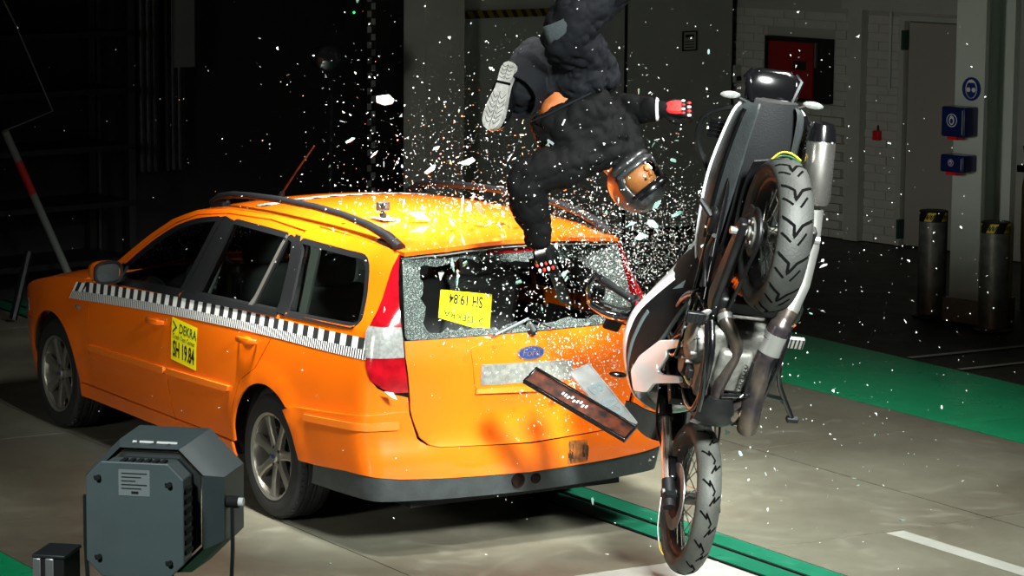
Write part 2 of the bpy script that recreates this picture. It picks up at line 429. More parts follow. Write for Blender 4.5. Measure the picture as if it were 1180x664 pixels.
# painted bricks of the right-hand wall
bm_w, bm_h = .25, .0765
bmeshes = {}
def brick(y, z, w_, proud):
    key = (round(w_, 3), round(proud, 3))
    if key not in bmeshes:
        b = MB(); b.span((0, 0, 0), (proud, w_-.008, bm_h-.008)); o = b.build('brick', 'brick_paint', smooth=False)
        bmeshes[key] = o.data
    else:
        o = bpy.data.objects.new('brick', bmeshes[key]); COL.objects.link(o)
    o.matrix_world = HALL @ Matrix.Translation((0, y, z)); o.parent = wall_right; o.matrix_parent_inverse = wall_right.matrix_world.inverted()
for row in range(26):
    z = row*bm_h; y = -(row % 2)*bm_w/2
    low = z < 1.13
    while y < 1.98:
        a, c = max(y, 0), min(y+bm_w, 1.99)
        if not low and c > 1.46 and a < 1.62:      # the pilaster stands here
            if a < 1.46: c = 1.46
            else: a = 1.62
        if c-a > .03 and not (z+bm_h > 1.17 and z < 1.76 and c > .43 and a < 1.24): brick(a, z, c-a, .045 if (low and a < 1.46 and c <= 1.5) else random.choice((.009, .011, .013)))
        elif c-a > .03 and z+bm_h > 1.17 and z < 1.76:
            if a < .43 and .43-a > .03: brick(a, z, .43-a, .011)
            if c > 1.24 and c-1.24 > .03: brick(1.24, z, c-1.24, .011)
        y += bm_w
struct(hb('trim_1', 'wall_paint', (0, 0, 1.135), (.06, 1.46, 1.17)))
struct(hb('trim_2', 'wall_paint', (0, 1.46, 0), (.09, 1.62, 2.03)))
struct(hb('trim_3', 'wall_paint', (0, 1.40, 2.03), (.11, 5.0, 2.30)))
struct(hb('trim_4', 'wall_paint', (0, 0, 2.30), (.05, 5.0, 2.34)))
struct(hb('trim_5', 'wall_paint', (0, 3.04, 0), (.012, 5.0, 2.03)))
# service door
door = struct(hb('door_1', 'door_grey', (-.06, 2.07, .01), (-.02, 2.97, 1.94)))
for a, c in (((-.05, 2.0, 0), (.03, 2.055, 2.0)), ((-.05, 2.985, 0), (.03, 3.04, 2.0)), ((-.05, 2.055, 1.952), (.03, 2.985, 2.0))): hb('door_frame', 'wall_paint', a, c, door)
hb('door_gap', 'frame_green', (-.07, 2.055, 0), (-.045, 2.985, 1.952), door)
for z in (1.70, .06): hb('hinge', 'frame_green', (-.02, 2.035, z), (.045, 2.062, z+.17), door)
hb('door_handle', 'steel', (-.02, 2.86, 1.02), (.04, 2.93, 1.04), door)
# fire hose cabinet
cab = empty('fire_hose_cabinet', mtx=HALL @ Matrix.Translation((0, .835, 1.19)))
tag(cab, 'dark framed red fire hose cabinet set into the brick wall', 'cabinet')
def kid(name, m, a, c, parent, **kw):
    b = MB(); b.span(a, c); return b.build(name, m, parent, smooth=False, **kw)
kid('body', 'cabinet_black', (0, -.385, 0), (.03, .385, .55), cab)
kid('red_door', 'cabinet_red', (.03, -.365, .02), (.05, .18, .515), cab)
for a, c in (((0, -.39, .54), (.075, .39, .56)), ((0, -.39, -.01), (.075, .39, .01)), ((0, .37, .01), (.075, .39, .54)), ((0, -.39, .01), (.075, -.37, .54))): kid('frame', 'cabinet_black', a, c, cab)
kid('handle', 'steel', (.05, .22, .30), (.075, .235, .52), cab)
kid('label_plate', 'black_print', (.05, -.06, .27), (.053, .10, .35), cab)
al = empty('wall_box', mtx=HALL @ Matrix.Translation((.012, 1.78, .90)))
tag(al, 'small red box hanging on the white brick wall', 'box')
b = MB(); b.span((0, -.035, 0), (.05, .035, .085)); b.build('body', 'lip_red', al, bevel=.006); kid('cord', 'cabinet_black', (.01, -.006, .085), (.02, .006, .13), al)
for y, z0, z1, lb in ((1.90, 1.35, 2.03, 'thin grey conduit running down beside the door frame'),):
    b = MB(); b.cyl((.03, y, z0), (.03, y, z1), .012, 8); tag(b.build('conduit_pipe', 'column_grey', mtx=HALL), lb, 'pipe')
# back wall: big sliding door leaves, columns
def panelset(x0, x1, label, name='sliding_door_leaf'):
    t = empty(name, mtx=HALL @ Matrix.Translation(((x0+x1)/2, .0, 0))); tag(t, label, 'door'); h = (x1-x0)/2
    kid('leaf', 'panel_grey', (-h+.01, .02, .03), (h-.01, .07, 2.9), t)
    for s in (-1, 1): kid('edge_strip', 'dark_metal', (s*h-.008, .02, .03), (s*h+.008, .07, 2.9), t)
    return t
panelset(.10, 1.43, 'grey sliding door leaf carrying the framed notice')
panelset(1.45, 3.42, 'grey sliding door leaf under the yellow and black hazard strip')
t = empty('hazard_strip', mtx=HALL @ Matrix.Translation((2.15, .09, 1.975))); tag(t, 'yellow and black hazard strip across the top of the dark doorway', 'safety strip')
kid('board', 'cabinet_black', (0, 0, 0), (1.3, .03, .065), t)
for k in range(12):
    b = MB(); b.prism([(0, 0), (.055, 0), (.10, .065), (.045, .065)], lambda u, v, h, k=k: (k*.108+u, .03+h, v), 0, .002); b.build('stripe', 'hazard_dim', t, smooth=False)
t = empty('notice_sign', mtx=HALL @ Matrix.Translation((.66, .072, 1.70))); tag(t, 'small framed notice on the grey sliding door', 'sign')
kid('board', 'panel_grey', (-.085, 0, -.09), (.085, .006, .09), t)
for a, c in (((-.09, 0, .078), (.09, .012, .09)), ((-.09, 0, -.09), (.09, .012, -.078)), ((-.09, 0, -.078), (-.078, .012, .078)), ((.078, 0, -.078), (.09, .012, .078))): kid('frame', 'cabinet_black', a, c, t)
kid('heading', 'black_print', (-.055, .006, .03), (.055, .008, .058), t)
for k in range(3): kid('text_line', 'dark_metal', (-.06, .006, -.01-k*.025), (.06, .008, -.002-k*.025), t)
t = empty('wall_switch', mtx=HALL @ Matrix.Translation((.05, .07, 1.30))); tag(t, 'small grey wall switch by the corner of the brick wall', 'switch')
kid('plate', 'panel_grey', (-.05, 0, 0), (.04, .03, .16), t); kid('rocker', 'cabinet_black', (-.03, .03, .02), (.02, .04, .06), t)
struct(hb('trim_6', 'wall_paint', (3.49, 0, 0), (3.91, .28, 7.0)))
struct(hb('trim_7', 'dark_metal', (3.30, 0, 2.9), (0.05, .10, 3.0)))
# scale pole
t = empty('scale_pole', mtx=HALL @ Matrix.Translation((4.56, .35, 0))); tag(t, 'tall measuring pole with black and white blocks in the dark', 'measuring pole')
kid('post', 'cabinet_black', (-.05, 0, 0), (.05, .03, 3.0), t)
for k in range(30): kid('white_mark', 'trim_grey', (-.04 if k % 2 else 0, .03, .55+k*.062), (0 if k % 2 else .04, .034, .55+k*.062+.05), t)
kid('foot', 'dark_metal', (-.15, -.1, 0), (.15, .13, .03), t)
# spotlight on a stand
t = empty('spotlight', mtx=HALL @ Matrix.Translation((5.46, .85, 0))); tag(t, 'round unlit spotlight on a thin stand in the dark behind the car', 'spotlight')
b = MB(); b.cyl((-.12, 0, 0), (-.12, 0, 1.70), .018, 8); b.build('stand', 'dark_metal', t)
mt = Matrix.Translation((0, .12, 1.77)) @ Matrix.Rotation(R(-20), 4, 'Z')
b = MB(); b.lathe([(.03, -.2), (.09, -.16), (.105, 0), (.11, .03), (.10, .03), (.095, 0), (0, -.05)], 20, mt); b.build('housing', 'dark_metal', t)
b = MB(); b.lathe([(.095, .005), (.06, .02), (0, .028)], 20, mt); b.build('lens', 'lens_glass', t)
b = MB(); b.tube([(-.12, 0, 1.65), (-.13, .1, 1.70), (-.115, .12, 1.77)], .012, 6); b.build('bracket', 'dark_metal', t)
for k in range(3):
    b = MB(); a = k*2*PI/3; b.cyl((-.12, 0, .4), (-.12+.4*math.cos(a), .4*math.sin(a), .012), .012, 6); b.build('leg', 'dark_metal', t)
t = empty('control_box', mtx=HALL @ Matrix.Translation((4.50, .0, 1.93))); tag(t, 'dark control box with a small green light on the back wall', 'control box')
kid('body', 'cabinet_black', (-.08, 0, 0), (.08, .08, .3), t)
b = MB(); b.ball((0, .082, .13), .011, 8, 6); b.build('green_light', 'led_green', t)
# dark fittings on the unlit left part of the back wall
t = empty('storage_rack', mtx=HALL @ Matrix.Translation((7.8, .05, 0))); tag(t, 'dark storage rack with horizontal shelves against the unlit wall', 'rack')
for x in (-.75, .75):
    for y in (.02, .55): kid('upright', 'cabinet_black', (x-.03, y, 0), (x+.03, y+.05, 2.6), t)
for k in range(6): kid('shelf', 'dark_metal', (-.78, 0, .3+k*.42), (.78, .6, .34+k*.42), t)
for x, lb in ((6.98, 'thin dark pipe standing nearer the storage rack'), (6.72, 'thin dark pipe standing nearer the hanging cable bundle')):
    b = MB(); b.cyl((x, .1, 0), (x, .1, 4), .025, 8); tag(b.build('wall_pipe', 'dark_metal', mtx=HALL), lb, 'pipe')
for i, x in enumerate((6.50, 6.27)):
    t = empty('cable_bundle', mtx=HALL @ Matrix.Translation((x, .15, 0))); tag(t, ('dark ribbed hose bundle hanging nearer the thin pipes', 'dark ribbed hose bundle hanging nearer the grey hanging plate')[i], 'hose')
    for j in range(3):
        b = MB(); pr_ = [(.035+.006*(k % 2), .9+k*.045) for k in range(60)]; b.lathe(pr_, 10, Matrix.Translation((j*.06, 0, 0)) @ Matrix.Rotation(R(90), 4, 'X')); b.build('hose', 'dark_metal', t)
t = empty('hanging_plate', mtx=HALL @ Matrix.Translation((6.34, .3, 1.705))); tag(t, 'pale narrow plate toned down to grey, hanging above the dark hall floor', 'plate')
kid('plate', 'pole_dimmed', (-.09, 0, 0), (.09, .03, 2.0), t); kid('bracket', 'dark_metal', (-.12, -.3, 1.9), (.12, 0, 1.95), t)
# leaning barrier pole
t = empty('barrier_pole', mtx=HALL @ Matrix.Translation((7.80, .95, 0))); tag(t, 'leaning white barrier pole toned down to grey with a red band and wire stay', 'barrier')
A, B_ = Vector((-.12, 0, .02)), Vector((.53, 0, 1.37))
def lp(k): return A+(B_-A)*k
for n, a, c, m, r in (('pole', 0, .66, 'pole_dimmed', .028), ('red_band', .66, .84, 'cabinet_red', .029), ('pole_tip', .84, 1.0, 'pole_dimmed', .028)):
    b = MB(); b.cyl(lp(a), lp(c), r, 10); b.build(n, m, t)
b = MB(); b.cyl((.5, .02, .02), (.36, .02, .5), .03, 8); b.build('counter_leg', 'dark_metal', t)
b = MB(); b.tube([lp(1.0), lp(1.0)+Vector((-.4, 0, .12)), lp(1.0)+Vector((-.1, 0, .75)), lp(1.0)+Vector((.15, 0, 1.2))], .006, 5); b.build('wire_stay', 'pole_dimmed', t)
# steel column with signs
colm = empty('steel_column', mtx=HALL @ Matrix.Translation((2.93, 5.22, 0))); tag(colm, 'pale grey steel column carrying the blue safety sign and boxes', 'column')
kid('front_flange', 'column_grey', (-.02, -.135, .17), (.02, .135, 7.2), colm)
kid('web', 'column_grey', (-.28, -.02, .17), (-.02, .02, 7.2), colm)
kid('rear_flange', 'column_grey', (-.34, -.135, .17), (-.28, .155, 7.2), colm)
kid('concrete_base', 'concrete_pale', (-.36, -.17, 0), (.05, .17, .17), colm)
def disc(n, r): return [(r*math.cos(2*PI*k/n), r*math.sin(2*PI*k/n)) for k in range(n)]
sg = empty('safety_sign', mtx=HALL @ Matrix.Translation((2.952, 5.24, 1.695))); tag(sg, 'round blue eye protection sign with white goggled head on column', 'sign')
fn = lambda u, v, h: (h, u, v)
b = MB(); b.prism(disc(28, .085), fn, 0, .004); b.build('disc', 'sign_blue', sg)
b = MB(); b.prism([(x*.62, y*.8) for x, y in disc(16, .085)], fn, .004, .005); b.build('head_symbol', 'white_print', sg)
b = MB(); b.prism([(x*.54, y*.72-.004) for x, y in disc(16, .085)], fn, .005, .006); b.build('face_symbol', 'sign_blue', sg)
for s in (-1, 1):
    b = MB(); b.prism([(s*.024+x*.22, y*.20-.006) for x, y in disc(12, .085)], fn, .006, .007); b.build('goggle_symbol', 'white_print', sg)
b = MB(); b.prism([(-.03, .045), (.03, .045), (.024, .058), (-.024, .058)], fn, .006, .007); b.build('hair_symbol', 'white_print', sg)
def ppe(z, h, label, big):
    t = empty('safety_box', mtx=HALL @ Matrix.Translation((2.95, 5.20, z))); tag(t, label, 'dispenser box')
    b = MB(); b.span((0, -.11, 0), (.15, .11, h)); b.build('body', 'box_blue', t, bevel=.012)
    kid('red_lip', 'lip_red', (.05, -.06, -.022), (.14, .03, 0), t)
    kid('edge_line', 'white_print', (.1495, .085, .02), (.1515, .088, h-.02), t)
    r = .048 if big else .026; cz = h*.55
    f2 = lambda u, v, hh: (.15+hh, u-.01, v+cz)
    b = MB(); b.prism(disc(20, r), f2, 0, .002); b.build('ring_symbol', 'white_print', t)
    b = MB(); b.prism(disc(20, r*.88), f2, .002, .003); b.build('disc_symbol', 'sign_blue', t)
    b = MB(); b.prism([(x*.5, y*.68) for x, y in disc(14, r)], f2, .003, .004); b.build('head_symbol', 'white_print', t)
    b = MB(); b.prism([(x*.3, y*.4-.1*r) for x, y in disc(10, r)], f2, .004, .005); b.build('face_symbol', 'sign_blue', t)
ppe(1.355, .215, 'tall blue dispenser box with round symbol under the safety sign', True)
ppe(1.10, .125, 'short blue dispenser box with red lip below the tall one', False)
# bollards
def bollard(x, y, label):
    t = empty('bollard', mtx=HALL @ Matrix.Translation((x, y, 0))); tag(t, label, 'bollard')
    b = MB(); b.lathe([(.0, .0), (.105, 0), (.105, .70)], 24, Matrix.Rotation(R(90), 4, 'X')); b.build('post', 'galv', t)
    b = MB(); b.lathe([(.106, .70), (.106, .775), (.10, .78), (0, .78)], 24, Matrix.Rotation(R(90), 4, 'X')); b.build('cap', 'cabinet_black', t)
    for k in range(5):
        b = MB(); vs = []
        for j in range(5):
            a0 = 2*PI*k/5+j*.14
            for q, zz in ((0, .705), (.35, .77)): vs.append((.1075*math.cos(a0+q), .1075*math.sin(a0+q), zz))
        b.add(vs, [(2*j, 2*j+2, 2*j+3, 2*j+1) for j in range(4)]); b.build('yellow_stripe', 'hazard_yellow', t)
    b = MB(); b.lathe([(.105, 0), (.14, 0), (.14, .006), (.105, .02)], 20, Matrix.Rotation(R(90), 4, 'X')); b.build('collar', 'concrete', t)
bollard(2.88, 4.86, 'galvanised bollard with hazard cap standing in front of the service door')
bollard(3.05, 5.58, 'galvanised bollard with hazard cap beside the hanging yellow straps')
# things at the right edge
t = empty('strap_rack', mtx=HALL @ Matrix.Translation((2.2, 5.35, 0))); tag(t, 'rack hung with yellow lifting straps and dark cables behind the bollard', 'rack')
kid('back_board', 'cabinet_black', (-.1, -.25, 0), (-.05, 1.2, 1.25), t)
kid('top_rail', 'dark_metal', (-.05, -.2, 1.05), (.1, 1.2, 1.10), t)
random.seed(5)
for k in range(12):
    y = -.12+k*.1; b = MB(); b.tube([(.06, y, 1.12), (.12, y+.01, .95), (.13, y+random.uniform(-.03, .05), .5), (.12, y+random.uniform(-.02, .08), .06)], .022, 6, flat=.35)
    b.build('strap' if k % 3 < 2 else 'cable', 'strap_yellow' if k % 3 < 2 else 'black_plastic', t)
b = MB()
for k in range(8): b.tube([(.0, k*.14-.15, 1.2), (.12, k*.14-.1, 1.24), (.1, k*.14-.02, 1.17)], .03, 6)
b.build('cable_coil', 'cabinet_black', t)
t = empty('wall_cabinet', mtx=HALL @ Matrix.Translation((2.05, 5.2, 1.3))); tag(t, 'grey metal wall cabinet above the hanging straps', 'cabinet')
kid('body', 'column_grey', (-.3, -.1, 0), (0, .9, .5), t); kid('door', 'column_grey', (0, -.08, .02), (.015, .88, .48), t)
kid('bracket', 'dark_metal', (-2.05, 0, .2), (-.3, .1, .25), t)
# ------------------------------------------------------------------ the estate car (x forward, y to its left, rear axle at the origin)
car = empty('estate_car', (0, 0, 0))
tag(car, 'orange estate car with chequered tape along its side and smashed rear window', 'car')
BELT = lambda x: .965+(1.9-x)*.044
WT = [(-1.4, .805), (-1.0, .846), (-.5, .888), (0, .90), (1, .905), (2, .90), (2.75, .89), (3.1, .862), (3.4, .775), (3.58, .63), (3.66, .45), (3.70, .05)]
PT = [(.15, .07), (.25, .045), (.33, .028), (.45, .008), (.60, 0), (.75, .002), (.9, .012), (1.0, .028), (1.1, .045)]
def Yside(x, z):
    b_ = BELT(max(-1.1, min(2.1, x))); zz = min(z, b_)
    y = itp(x, WT)-itp(zz, PT)
    for cx in (0, 2.754):
        d = math.hypot(x-cx, zz-.316); y += .010*math.exp(-((d-.40)/.045)**2)
    if z > b_:
        y -= .02*min(1, (z-b_)/.02)+.37*(z-b_)
        if z > 1.38: y -= ((z-1.38)/.1)**2*.05
        if x > 1.3: y -= .05*((x-1.3)/.8)**2*min(1, (z-b_)/.1)
        if x < -.4: y -= .05*((-.4-x)/.6)**2*min(1, (z-b_)/.15)
    return y
XT = [(.15, -1.03), (.25, -1.07), (.35, -1.09), (.48, -1.095), (.55, -1.075), (.7, -1.072), (.9, -1.08), (1.0, -1.07), (1.1, -1.05), (1.43, -.955), (1.5, -.93)]
def Xrear(y, z):
    x = itp(z, XT)+.028+.07*(abs(y)/.8)**2.5
    if z < 1.0:                                             # dents knocked into the tailgate skin
        x += .028*math.exp(-((y+.02)/.22)**2-((z-.66)/.07)**2)-.014*math.exp(-((y+.25)/.10)**2-((z-.73)/.05)**2)+.018*math.exp(-((y+.38)/.14)**2-((z-.62)/.06)**2)
        x -= .010*math.exp(-((y-.03)/.35)**2-((z-.755)/.018)**2)
    return x
_cc = {}
def corner(z):
    k = round(z, 4)
    if k not in _cc:
        x, y = -1.0, .8
        for _ in range(12): y = Yside(x, z); x = Xrear(y, z)
        _cc[k] = (x, y)
    return _cc[k]
def Psurf(s, z):
    xc, yc = corner(z); X = Y = 0; W = 0
    K = 4 if abs(s) < .1 else 0
    for i in range(-K, K+1):
        t = s+i*.1/4; wt = 1-abs(i)/5
        if t < 0: x = xc-t; y = Yside(x, z)
        else: y = yc-t; x = Xrear(y, z)
        X += x*wt; Y += y*wt; W += wt
    return (X/W, Y/W, z)
def side(x, z): return Psurf(corner(z)[0]-x, z)
def rear(w_, z):
    p = Psurf(corner(z)[1]-abs(w_), z)
    return p if w_ >= 0 else (p[0], -p[1], p[2])
def wx(x, z): c = corner(z); return c[1]+(x-c[0])
LEFT = (0, 1, 0.2); BACK = lambda p: (p[0]-.6, p[1]*1.3, .15)
def both(name, outline, m, parent=None, **kw):
    for mir in (False, True): panel(name, outline, side, m, parent or car, LEFT, mirror=mir, **kw)
def arc(cx, a0, a1, n=20, r=.375): return [(cx+r*math.cos(R(a0+(a1-a0)*i/n)), .316+r*math.sin(R(a0+(a1-a0)*i/n))) for i in range(n+1)]
AOUT = [(2.26, .945), (2.0, 1.085), (1.7, 1.24), (1.45, 1.355), (1.2, 1.43), (.9, 1.465), (.4, 1.482), (-.1, 1.48), (-.5, 1.468), (-.97, 1.435)]
TOPZ = sorted(AOUT)
GAPB = [(1.10, .335), (1.15, .6), (1.085, .92), (1.04, 1.0), (.865, 1.442)]
DFE = [(2.185, .335), (2.20, .6), (2.185, .85), (2.17, .95)]
DTOP = [(1.93, 1.075), (1.63, 1.232), (1.40, 1.335), (1.17, 1.405)]
RDR = [(.0, 1.445), (-.075, 1.36), (-.15, 1.06), (-.02, .90), (.105, .755), (.264, .672), (.344, .52), (.40, .335)]
FWIN = rnd([(2.03, .975), (1.62, 1.205), (1.38, 1.315), (1.16, 1.378), (.915, 1.412), (1.075, 1.018)], [.02, .15, .1, .1, .02, .02])
RWIN = rnd([(.865, 1.03), (.735, 1.417), (.125, 1.412), (.255, 1.052)], .02)
VWIN = rnd([(.225, 1.055), (.10, 1.408), (.045, 1.40), (-.0, 1.30), (-.045, 1.062)], .015)
CWIN = rnd([(-.085, 1.062), (-.035, 1.405), (-.69, 1.395), (-.805, 1.085)], [.03, .03, .07, .05])
G = .004
def sh(pl, dx): return [(x+dx, z) for x, z in pl]
both('front_door', sh(DFE, -G)+DTOP+sh(GAPB, G)[::-1], 'orange_paint', holes=[FWIN])
both('rear_door', sh(GAPB, -G)+[(.4, 1.458)]+sh(RDR, G), 'orange_paint', holes=[RWIN, VWIN])
both('front_fender', sh(DFE, G)+[(2.26, .938), (2.6, .905), (3.0, .84), (3.3, .755), (3.45, .69), (3.40, .60), (3.12, .60), (3.105, .5)]+arc(2.754, 22, 180)+[(2.372, .335)], 'orange_paint')
both('front_bumper', [(3.11, .22), (3.108, .592), (3.40, .592), (3.6, .60), (3.66, .42), (3.60, .22)], 'orange_paint')
both('headlight', rnd([(3.18, .63), (3.40, .62), (3.52, .655), (3.42, .70), (3.22, .70)], .02), 'clear_lens', off=.004)
both('door_sill', [(.385, .25), (.40, .327), (2.36, .327), (2.385, .25)], 'orange_paint', off=.006)
both('roof_side_frame', AOUT[:8]+[(-.06, 1.462), (.0, 1.452), (.4, 1.464), (.865, 1.448), (1.17, 1.411)]+[(x+.004, z+.007) for x, z in DTOP[::-1][1:]]+[(2.18, .957)], 'orange_paint', step=.04)
lamp_out = [(-.012, 1.425), (-.04, 1.33), (-.055, 1.2), (-.055, 1.05), (-.04, .93), (-.005, .86), (.05, .81), (.11, .785)]
lamp_in = [(.97*a_, b_) for a_, b_ in [(.648, 1.432), (.665, 1.35), (.682, 1.22), (.688, 1.1), (.685, .95), (.672, .84), (.662, .778)]]
def ysurf(s, z): return corner(z)[1]-s
QP = sh(RDR, -G)+arc(0, 4, 128, 22)+[(-.36, .640)]+[(corner(.68)[0]+.08, .684)]
qtop = [(-.045, 1.476), (-.5, 1.468), (-.9, 1.442)]
QP = sh(RDR, -G)+arc(0, 3, 128, 22)+[(-.36, .612), (-.7, .634)]+[(corner(z)[0]-s, z) for s, z in ((-.04, .66), (.05, .668), (corner(.672)[1]-.638, .672), (corner(.76)[1]-.646, .760))]+[(corner(z)[0]-(s-G), z) for s, z in lamp_out[::-1]]+[(corner(1.44)[0]-.015, 1.438)]+qtop[::-1]
both('rear_quarter_panel', QP, 'orange_paint', holes=[CWIN], step=.05)
# window seals, glazing and black pillar covers
def ring(name, w, out_, m, off=.003, **kw):
    c = Vector((sum(p[0] for p in w)/len(w), sum(p[1] for p in w)/len(w)))
    def grow(d):
        n = len(w); res = []
        for i in range(n):
            t = Vector(w[(i+1) % n])-Vector(w[i-1]); t.normalize(); nn = Vector((t.y, -t.x))
            if nn.dot(Vector(w[i])-c) < 0: nn = -nn
            res.append(tuple(Vector(w[i])+nn*d))
        return res
    both(name, grow(out_), m, holes=[grow(-.012)], off=off, step=.05, skirt=.012, **kw)
for wn in (FWIN, RWIN, VWIN, CWIN): ring('window_seal', wn, .014, 'black_plastic')
both('pillar_cover', [(1.035+.05, 1.012), (.925, 1.418), (.868, 1.43), (1.04, 1.012)], 'black_plastic', off=.004)
both('pillar_cover', [(1.034, 1.012), (.861, 1.43), (.742, 1.42), (.87, 1.02)], 'black_plastic', off=.004)
both('pillar_cover', [(-.035, 1.055), (.01, 1.30), (.05, 1.425), (.0, 1.425), (-.068, 1.36), (-.14, 1.055)], 'black_plastic', off=.004)
both('pillar_cover', [(-.045, 1.42), (-.03, 1.40), (-.075, 1.065), (-.145, 1.065), (-.082, 1.36)], 'black_plastic', off=.0035)
both('window_divider', [(.268, 1.045), (.135, 1.415), (.108, 1.412), (.232, 1.05)], 'alloy', off=.005)
both('belt_strip', [(2.05, .952), (2.05, .972), (1.05, 1.014), (1.05, .992)], 'black_plastic', off=.008)
both('belt_strip', [(1.03, .992), (1.03, 1.016), (-.05, 1.062), (-.06, 1.038)], 'black_plastic', off=.008)
both('sail_cover', [(2.12, .965), (1.93, 1.06), (1.86, 1.055), (1.86, .972)], 'black_plastic', off=.006)
for wn, nm in ((FWIN, 'front_door_window'), (RWIN, 'rear_door_window'), (VWIN, 'quarter_light'), (CWIN, 'cargo_window')):
    both(nm, wn, 'car_glass', off=-.012, skirt=0, step=.12)
# trim on the doors
both('rub_strip', rnd([(2.185, .545), (2.185, .578), (1.165, .602), (1.165, .568)], .008), 'orange_trim', off=.016, skirt=.016, step=.03)
both('rub_strip', rnd([(1.125, .570), (1.125, .603), (.385, .622), (.40, .590)], .008), 'orange_trim', off=.016, skirt=.016, step=.03)
for sg_ in (1, -1):
    for hx, hz in ((1.28, .832), (.20, .884)):
        y = Yside(hx, hz); b = MB()
        b.tube([(hx+.10, sg_*(y+.002), hz-.004), (hx+.07, sg_*(y+.028), hz), (hx, sg_*(y+.034), hz+.002), (hx-.07, sg_*(y+.028), hz+.004), (hx-.10, sg_*(y+.002), hz+.004)], [.012, .018, .02, .018, .012], 8, flat=.55, up=(0, sg_, 0))
        h = b.build('door_handle', 'orange_paint', car)
        b = MB(); b.ball((hx, sg_*(y-.004), hz-.012), (.075, .012, .03), 14, 8); b.build('handle_cup', 'orange_trim', h)
    y = Yside(2.35, .767); b = MB(); b.ball((2.35, sg_*(y+.002), .767), (.032, .01, .016), 10, 6); b.build('side_repeater', 'clear_lens', car)
# chequered tape
def tape_mat(name, x0, pitch):
    m = mat(name, (232, 232, 230), .45); nt = m.node_tree; N = nt.nodes; L = nt.links; b_ = N['Principled BSDF']
    uv = N.new('ShaderNodeUVMap'); sp = N.new('ShaderNodeSeparateXYZ'); L.new(uv.outputs[0], sp.inputs[0])
    def mth(op, a, v=None, b2=None):
        n = N.new('ShaderNodeMath'); n.operation = op; L.new(a, n.inputs[0])
        if v is not None: n.inputs[1].default_value = v
        if b2 is not None: L.new(b2, n.inputs[1])
        return n.outputs[0]
    big = mth('LESS_THAN', mth('FRACT', mth('MULTIPLY', sp.outputs[0], 1/pitch)), .5)
    fine = mth('LESS_THAN', mth('FRACT', mth('MULTIPLY', sp.outputs[0], 5/pitch)), .5)
    up = mth('GREATER_THAN', sp.outputs[1], .46)
    mx = N.new('ShaderNodeMix'); mx.data_type = 'FLOAT'; L.new(up, mx.inputs[0]); L.new(fine, mx.inputs[2]); L.new(big, mx.inputs[3])
    bar = mth('MULTIPLY', mx.outputs[0], .97)
    c = N.new('ShaderNodeMix'); c.data_type = 'RGBA'; c.inputs['A'].default_value = (*lin((226, 228, 226)), 1); c.inputs['B'].default_value = (*lin((10, 10, 11)), 1)
    L.new(bar, c.inputs['Factor']); L.new(c.outputs['Result'], b_.inputs['Base Color'])
    return m
tape_mat('chequer_tape', 0, .1)
def strip_uv(name, fn, u0, u1, n, m, parent, off_v=(0, 1)):
    vs = []; fs = []; uvs = []
    for i in range(n+1):
        u = u0+(u1-u0)*i/n
        for v in (0, .5, 1): vs.append(fn(u, v)); uvs.append((u, v))
    for i in range(n):
        for j in (0, 1): a = i*3+j; fs.append((a, a+3, a+4, a+1))
    me = bpy.data.meshes.new(name); me.from_pydata(vs, [], fs); l = me.uv_layers.new()
    for p in me.polygons:
        for li in p.loop_indices: l.data[li].uv = uvs[me.loops[li].vertex_index]
    me.materials.append(M[m]); me.shade_smooth()
    o = bpy.data.objects.new(name, me); COL.objects.link(o); o.parent = parent
    return o
TB = [(-1.10, .952), (.8, .925), (2.5, .797)]; TT = [(-1.10, 1.055), (.8, 1.0), (2.5, .902)]
TBm = [(-1.06, .945), (-.2, .938), (.81, .905), (1.7, .855), (2.49, .800)]; TTm = [(-1.06, 1.048), (-.2, 1.033), (.81, 1.003), (1.7, .957), (2.49, .905)]
for sg_ in (1, -1):
    def tf(x, v):
        z = itp(x, TBm)+(itp(x, TTm)-itp(x, TBm))*v; xx = x-(.09*v if x > 2.3 else 0)
        n = fnormal(side, xx, z, LEFT); p = Vector(side(xx, z))+n*.0025
        return (p.x, sg_*p.y, p.z)
    strip_uv('chequer_tape', tf, -1.05, 2.48, 90, 'chequer_tape', car)
# door sign
def plate_on(fn, w_, h, name, m, parent, corner_=0.0):
    b = MB(); b.prism([(-w_/2, -h/2), (w_/2, -h/2), (w_/2, h/2), (-w_/2, h/2)], fn, 0, .0015); return b.build(name, m, parent, smooth=False)
def sign_panel(fn, w_, h, parent):
    """yellow test sign; fn(u right, v up, height)"""
    s_ = plate_on(fn, w_, h, 'test_sign', 'yellow_sign', parent)
    k = h/.225
    f1 = lambda x, y, z: fn(x, y, .0022)
    text('sign_word', 'DEKRA', .062*k, lambda x, y, z: fn(x+.038*k, y+.062*k, .0022), 'green_print', s_, bold=.0008, sx=.98)
    text('sign_text', 'Crash Test Center', .034*k, lambda x, y, z: fn(x+.0*k, y+.012*k, .0022), 'green_print', s_, bold=.0003, sx=.92)
    text('sign_number', 'SH 19.84', .098*k, lambda x, y, z: fn(x, y-.058*k, .0022), 'black_print', s_, bold=.0018, sx=.60)
    b = MB(); t0 = [(-.125*k, .095*k), (-.085*k, .062*k), (-.125*k, .028*k)]; t1 = [(-.115*k, .078*k), (-.098*k, .062*k), (-.115*k, .046*k)]
    vs = [fn(u, v, .0022) for u, v in t0+t1]; b.add(vs, [(0, 1, 4, 3), (1, 2, 5, 4)]); b.build('sign_logo', 'green_print', s_, smooth=False, fixn=False)
    return s_
def dsn(u, v, h):
    x = .928-u; z = .762+v+.06*u*-1
    p = Vector(side(x, z)); n = fnormal(side, x, z, LEFT); return p+n*(.004+h)
b = MB(); n_ = 8
